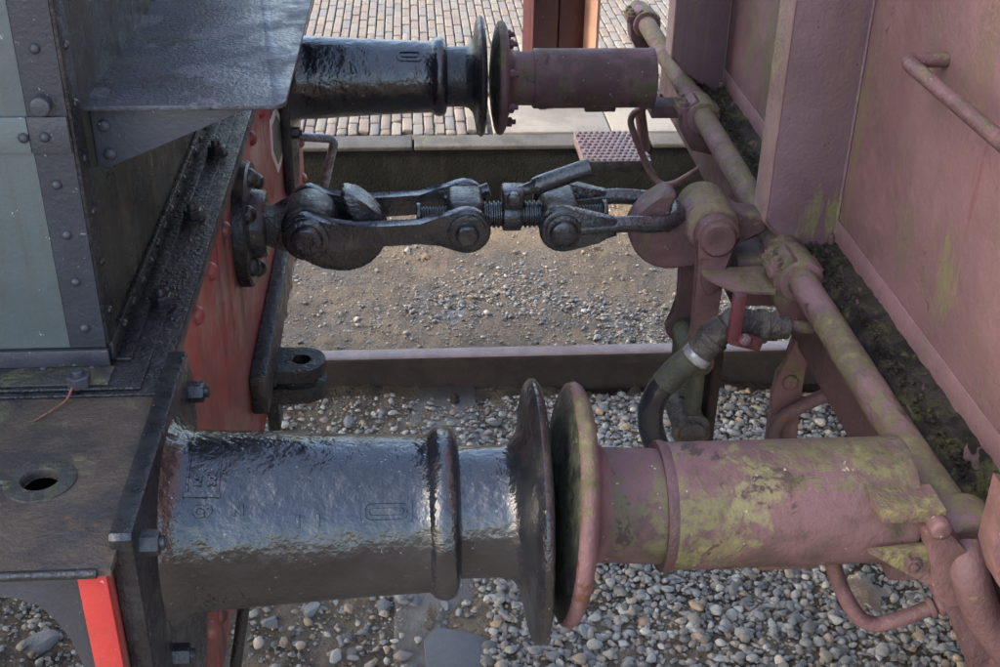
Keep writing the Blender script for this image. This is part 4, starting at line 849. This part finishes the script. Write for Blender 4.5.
# bow: U-shaped shackle from the second trunnion to the wagon hook
yb1 = .066; zb_ = Z1+.004; xe = KX-.060
eyeL = lambda s: [Vector((T2+.03, s*yb1, Z1-.002)), Vector((T2+.07, s*yb1, Z1+.002)), Vector((T2+.12, s*yb1*.98, Z1+.006)), Vector((xe-.045, s*yb1*.95, ZK+.022))]
U = [Vector((xe-.02+.012*0, 0, 0))]
arc_ = [Vector((xe-.045+.058*math.sin(t*PI/8), -yb1*.95*math.cos(t*PI/8), ZK+.022)) for t in range(1, 8)]
path = eyeL(-1)+arc_+eyeL(1)[::-1]
bm = BM(); tube(bm, smooth_path(path, 4), .0155, 18); bow = link('bow', bm, 'steel', cpl, 60)
for s in (-1, 1):
    out = []
    for t in range(0, 15): a2 = PI/2-.55+t*(PI+1.1)/14; out.append((T2+.044*math.cos(a2), Z1+.044*math.sin(a2)))
    out += [(T2+.065, Z1-.020), (T2+.10, Z1-.013), (T2+.10, Z1+.019), (T2+.065, Z1+.026)]
    bm = BM(); prism(bm, out, 1, s*yb1-.014, s*yb1+.014, .006, 2); ey = link('bow_eye', bm, 'steel', bow, 50)
    bm = BM(); lathe(bm, [(0, .034), (.005, .033), (.007, .026), (.018, .024), (.021, .019), (.021, 0)], (T2, s*(yb1+.013), Z1), (0, s, 0), 28); link('trunnion_end', bm, 'steel', ey, 45)
# small keeper bent over the first trunnion
kp = [on(445, 197, 1, .05), on(460, 192, 1, .05), on(475, 193, 1, .05), on(489, 189, 1, .05)]
bm = BM(); tube(bm, smooth_path(kp, 5), lambda t: .010+.003*t, 12); link('keeper', bm, 'steel', cpl, 60)

# the wagon's own coupling, hanging unused
hgc = empty('hanging_coupling', 'mossy unused coupling hanging straight down from the wagon hook', 'coupling', (.55, 0, .50))
xh = .560; zq = ZK+.004
for s in (-1, 1):
    y_ = s*.070-.008
    zb2_ = .735; xb2 = .548
    out = [(xh+.043*math.cos(t*PI/12), zq+.043*math.sin(t*PI/12)) for t in range(0, 13)]
    out += [(xh-.028, zq-.045), (xb2-.016, zb2_+.03), (xb2-.020, zb2_-.01)]+[(xb2+.036*math.cos(PI+t*PI/8), zb2_-.035+.036*math.sin(PI+t*PI/8)) for t in range(0, 9)]+[(xb2+.022, zb2_+.03), (xh+.016, zq-.055)]
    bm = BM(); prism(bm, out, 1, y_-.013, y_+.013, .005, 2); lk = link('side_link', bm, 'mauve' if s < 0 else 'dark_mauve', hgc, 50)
    bm = BM(); lathe(bm, [(0, .036), (.005, .035), (.008, .031), (.010, .030), (.011, .022), (.009, .017), (.009, 0)], (xh, y_+s*.012, zq), (0, s, 0), 32); link('pin_head', bm, 'mauve', lk, 45)
bm = BM(); cyl(bm, (.548, -.10, .70), (.548, .08, .70), .026, 22, .004); tr = link('trunnion', bm, 'green_hose', hgc, 45)
bm = BM(); lathe(bm, [(.0, .018)]+[q for k in range(26) for q in ((.02+k*.0075, .0175), (.0235+k*.0075, .0145))], (.548, -.01, .70), (.02, 0, -1), 18); link('screw_spindle', bm, 'green_hose', hgc, 35)
for s in (-1, 1):
    bm = BM(); tube(bm, smooth_path([(.548, s*.07-.01, .70), (.550, s*.072-.01, .63), (.548, s*.07-.01, .56), (.548, s*.06-.01, .52)], 5), .018, 16); link('bow', bm, 'green_hose', hgc, 60)
bm = BM(); cyl(bm, (.548, -.095, .545), (.548, .075, .545), .034, 26, .005); nb_ = link('lower_trunnion', bm, 'old_iron', hgc, 45)
bm = BM(); lathe(bm, [(0, .040), (.008, .039), (.012, .028), (.020, .026), (.022, .020), (.022, 0)], (.548, -.094, .545), (0, -1, 0), 28); link('trunnion_end', bm, 'old_iron', nb_, 45)
bm = BM(); box(bm, (.590, -.05, .47), (.612, .01, .70), .008, 3); link('tommy_bar', bm, 'rail_side', hgc, 45)

# ================================================================ SMALL LOOSE THINGS
def leaf(name, label, p, size, rz, m, tilt=(.1, .1)):
    lob = []
    for i in range(60):
        t = i/60*2*PI; r = .50+.42*abs(math.cos(2.5*t))**1.1+.05*math.sin(20*t); r *= (1.0 if abs(t-PI) < 2.6 else .9); lob.append((r*math.cos(t), r*math.sin(t)*.85))
    bm = BM(); zz = lambda a_, b_: size*(.10*math.sin(a_*3+1)+.08*math.cos(b_*4)+.05*math.sin(9*a_*b_))
    lay = []
    for dz in (0.0, -.0009):
        rg = [[bm.verts.new((p_[0]*size*k_, p_[1]*size*k_, zz(p_[0]*k_, p_[1]*k_)+dz)) for p_ in lob] for k_ in (.35, .7, 1.0)]
        c_ = bm.verts.new((0, 0, zz(0, 0)+dz))
        for i in range(60):
            i2 = (i+1) % 60; bm.faces.new((c_, rg[0][i], rg[0][i2]))
            for q in (0, 1): bm.faces.new((rg[q][i], rg[q+1][i], rg[q+1][i2], rg[q][i2]))
        lay.append(rg[2])
    for i in range(60): bm.faces.new((lay[0][i], lay[0][(i+1) % 60], lay[1][(i+1) % 60], lay[1][i]))
    tube(bm, [(-.4*size, 0, .02*size), (-.8*size, .05*size, .03*size), (-1.1*size, .12*size, .02*size)], .0009, 6)
    o = link(name, bm, m, None, 60); o.location = p; o.rotation_euler = (*tilt, rz); tag(o, label, 'leaf', 'fallen leaves'); return o
def gp(px, py, dz=.012):
    p = on(px, py, 2, -.135); p = on(px, py, 2, float(gz(np.array(p.x), np.array(p.y)))+dz); return p
leaf('fallen_leaf', 'brown dead leaf on the gravel beside the bent rod', gp(866, 592, .040), .066, 1.3, 'leaf', (.12, -.1))
leaf('fallen_leaf', 'tan leaf on the sand right below the screw coupling nut', gp(425, 256, .008), .028, .3, 'leaf_tan')
leaf('fallen_leaf', 'small tan leaf on the sand near the wagon hook', gp(596, 246, .010), .024, 2.0, 'leaf_tan', (.5, .2))
leaf('fallen_leaf', 'orange-brown leaf in the gravel behind the hanging coupling', gp(742, 402, .02), .022, .8, 'leaf_tan', (.4, .3))
leaf('fallen_leaf', 'curled orange leaf in the gravel next to the hanger bar', gp(757, 420, .02), .020, 2.6, 'leaf_tan', (.6, .2))
tw = [on(72, 388, 2, 1.113), on(66, 400, 2, 1.106), on(52, 410, 2, 1.104), on(34, 421, 2, 1.1005)]
bm = BM(); tube(bm, smooth_path(tw, 5), lambda t: .0017-.0006*t, 8); tag(link('twig', bm, 'twig', None, 60), 'thin reddish twig lying on the rusty running plate', 'twig')
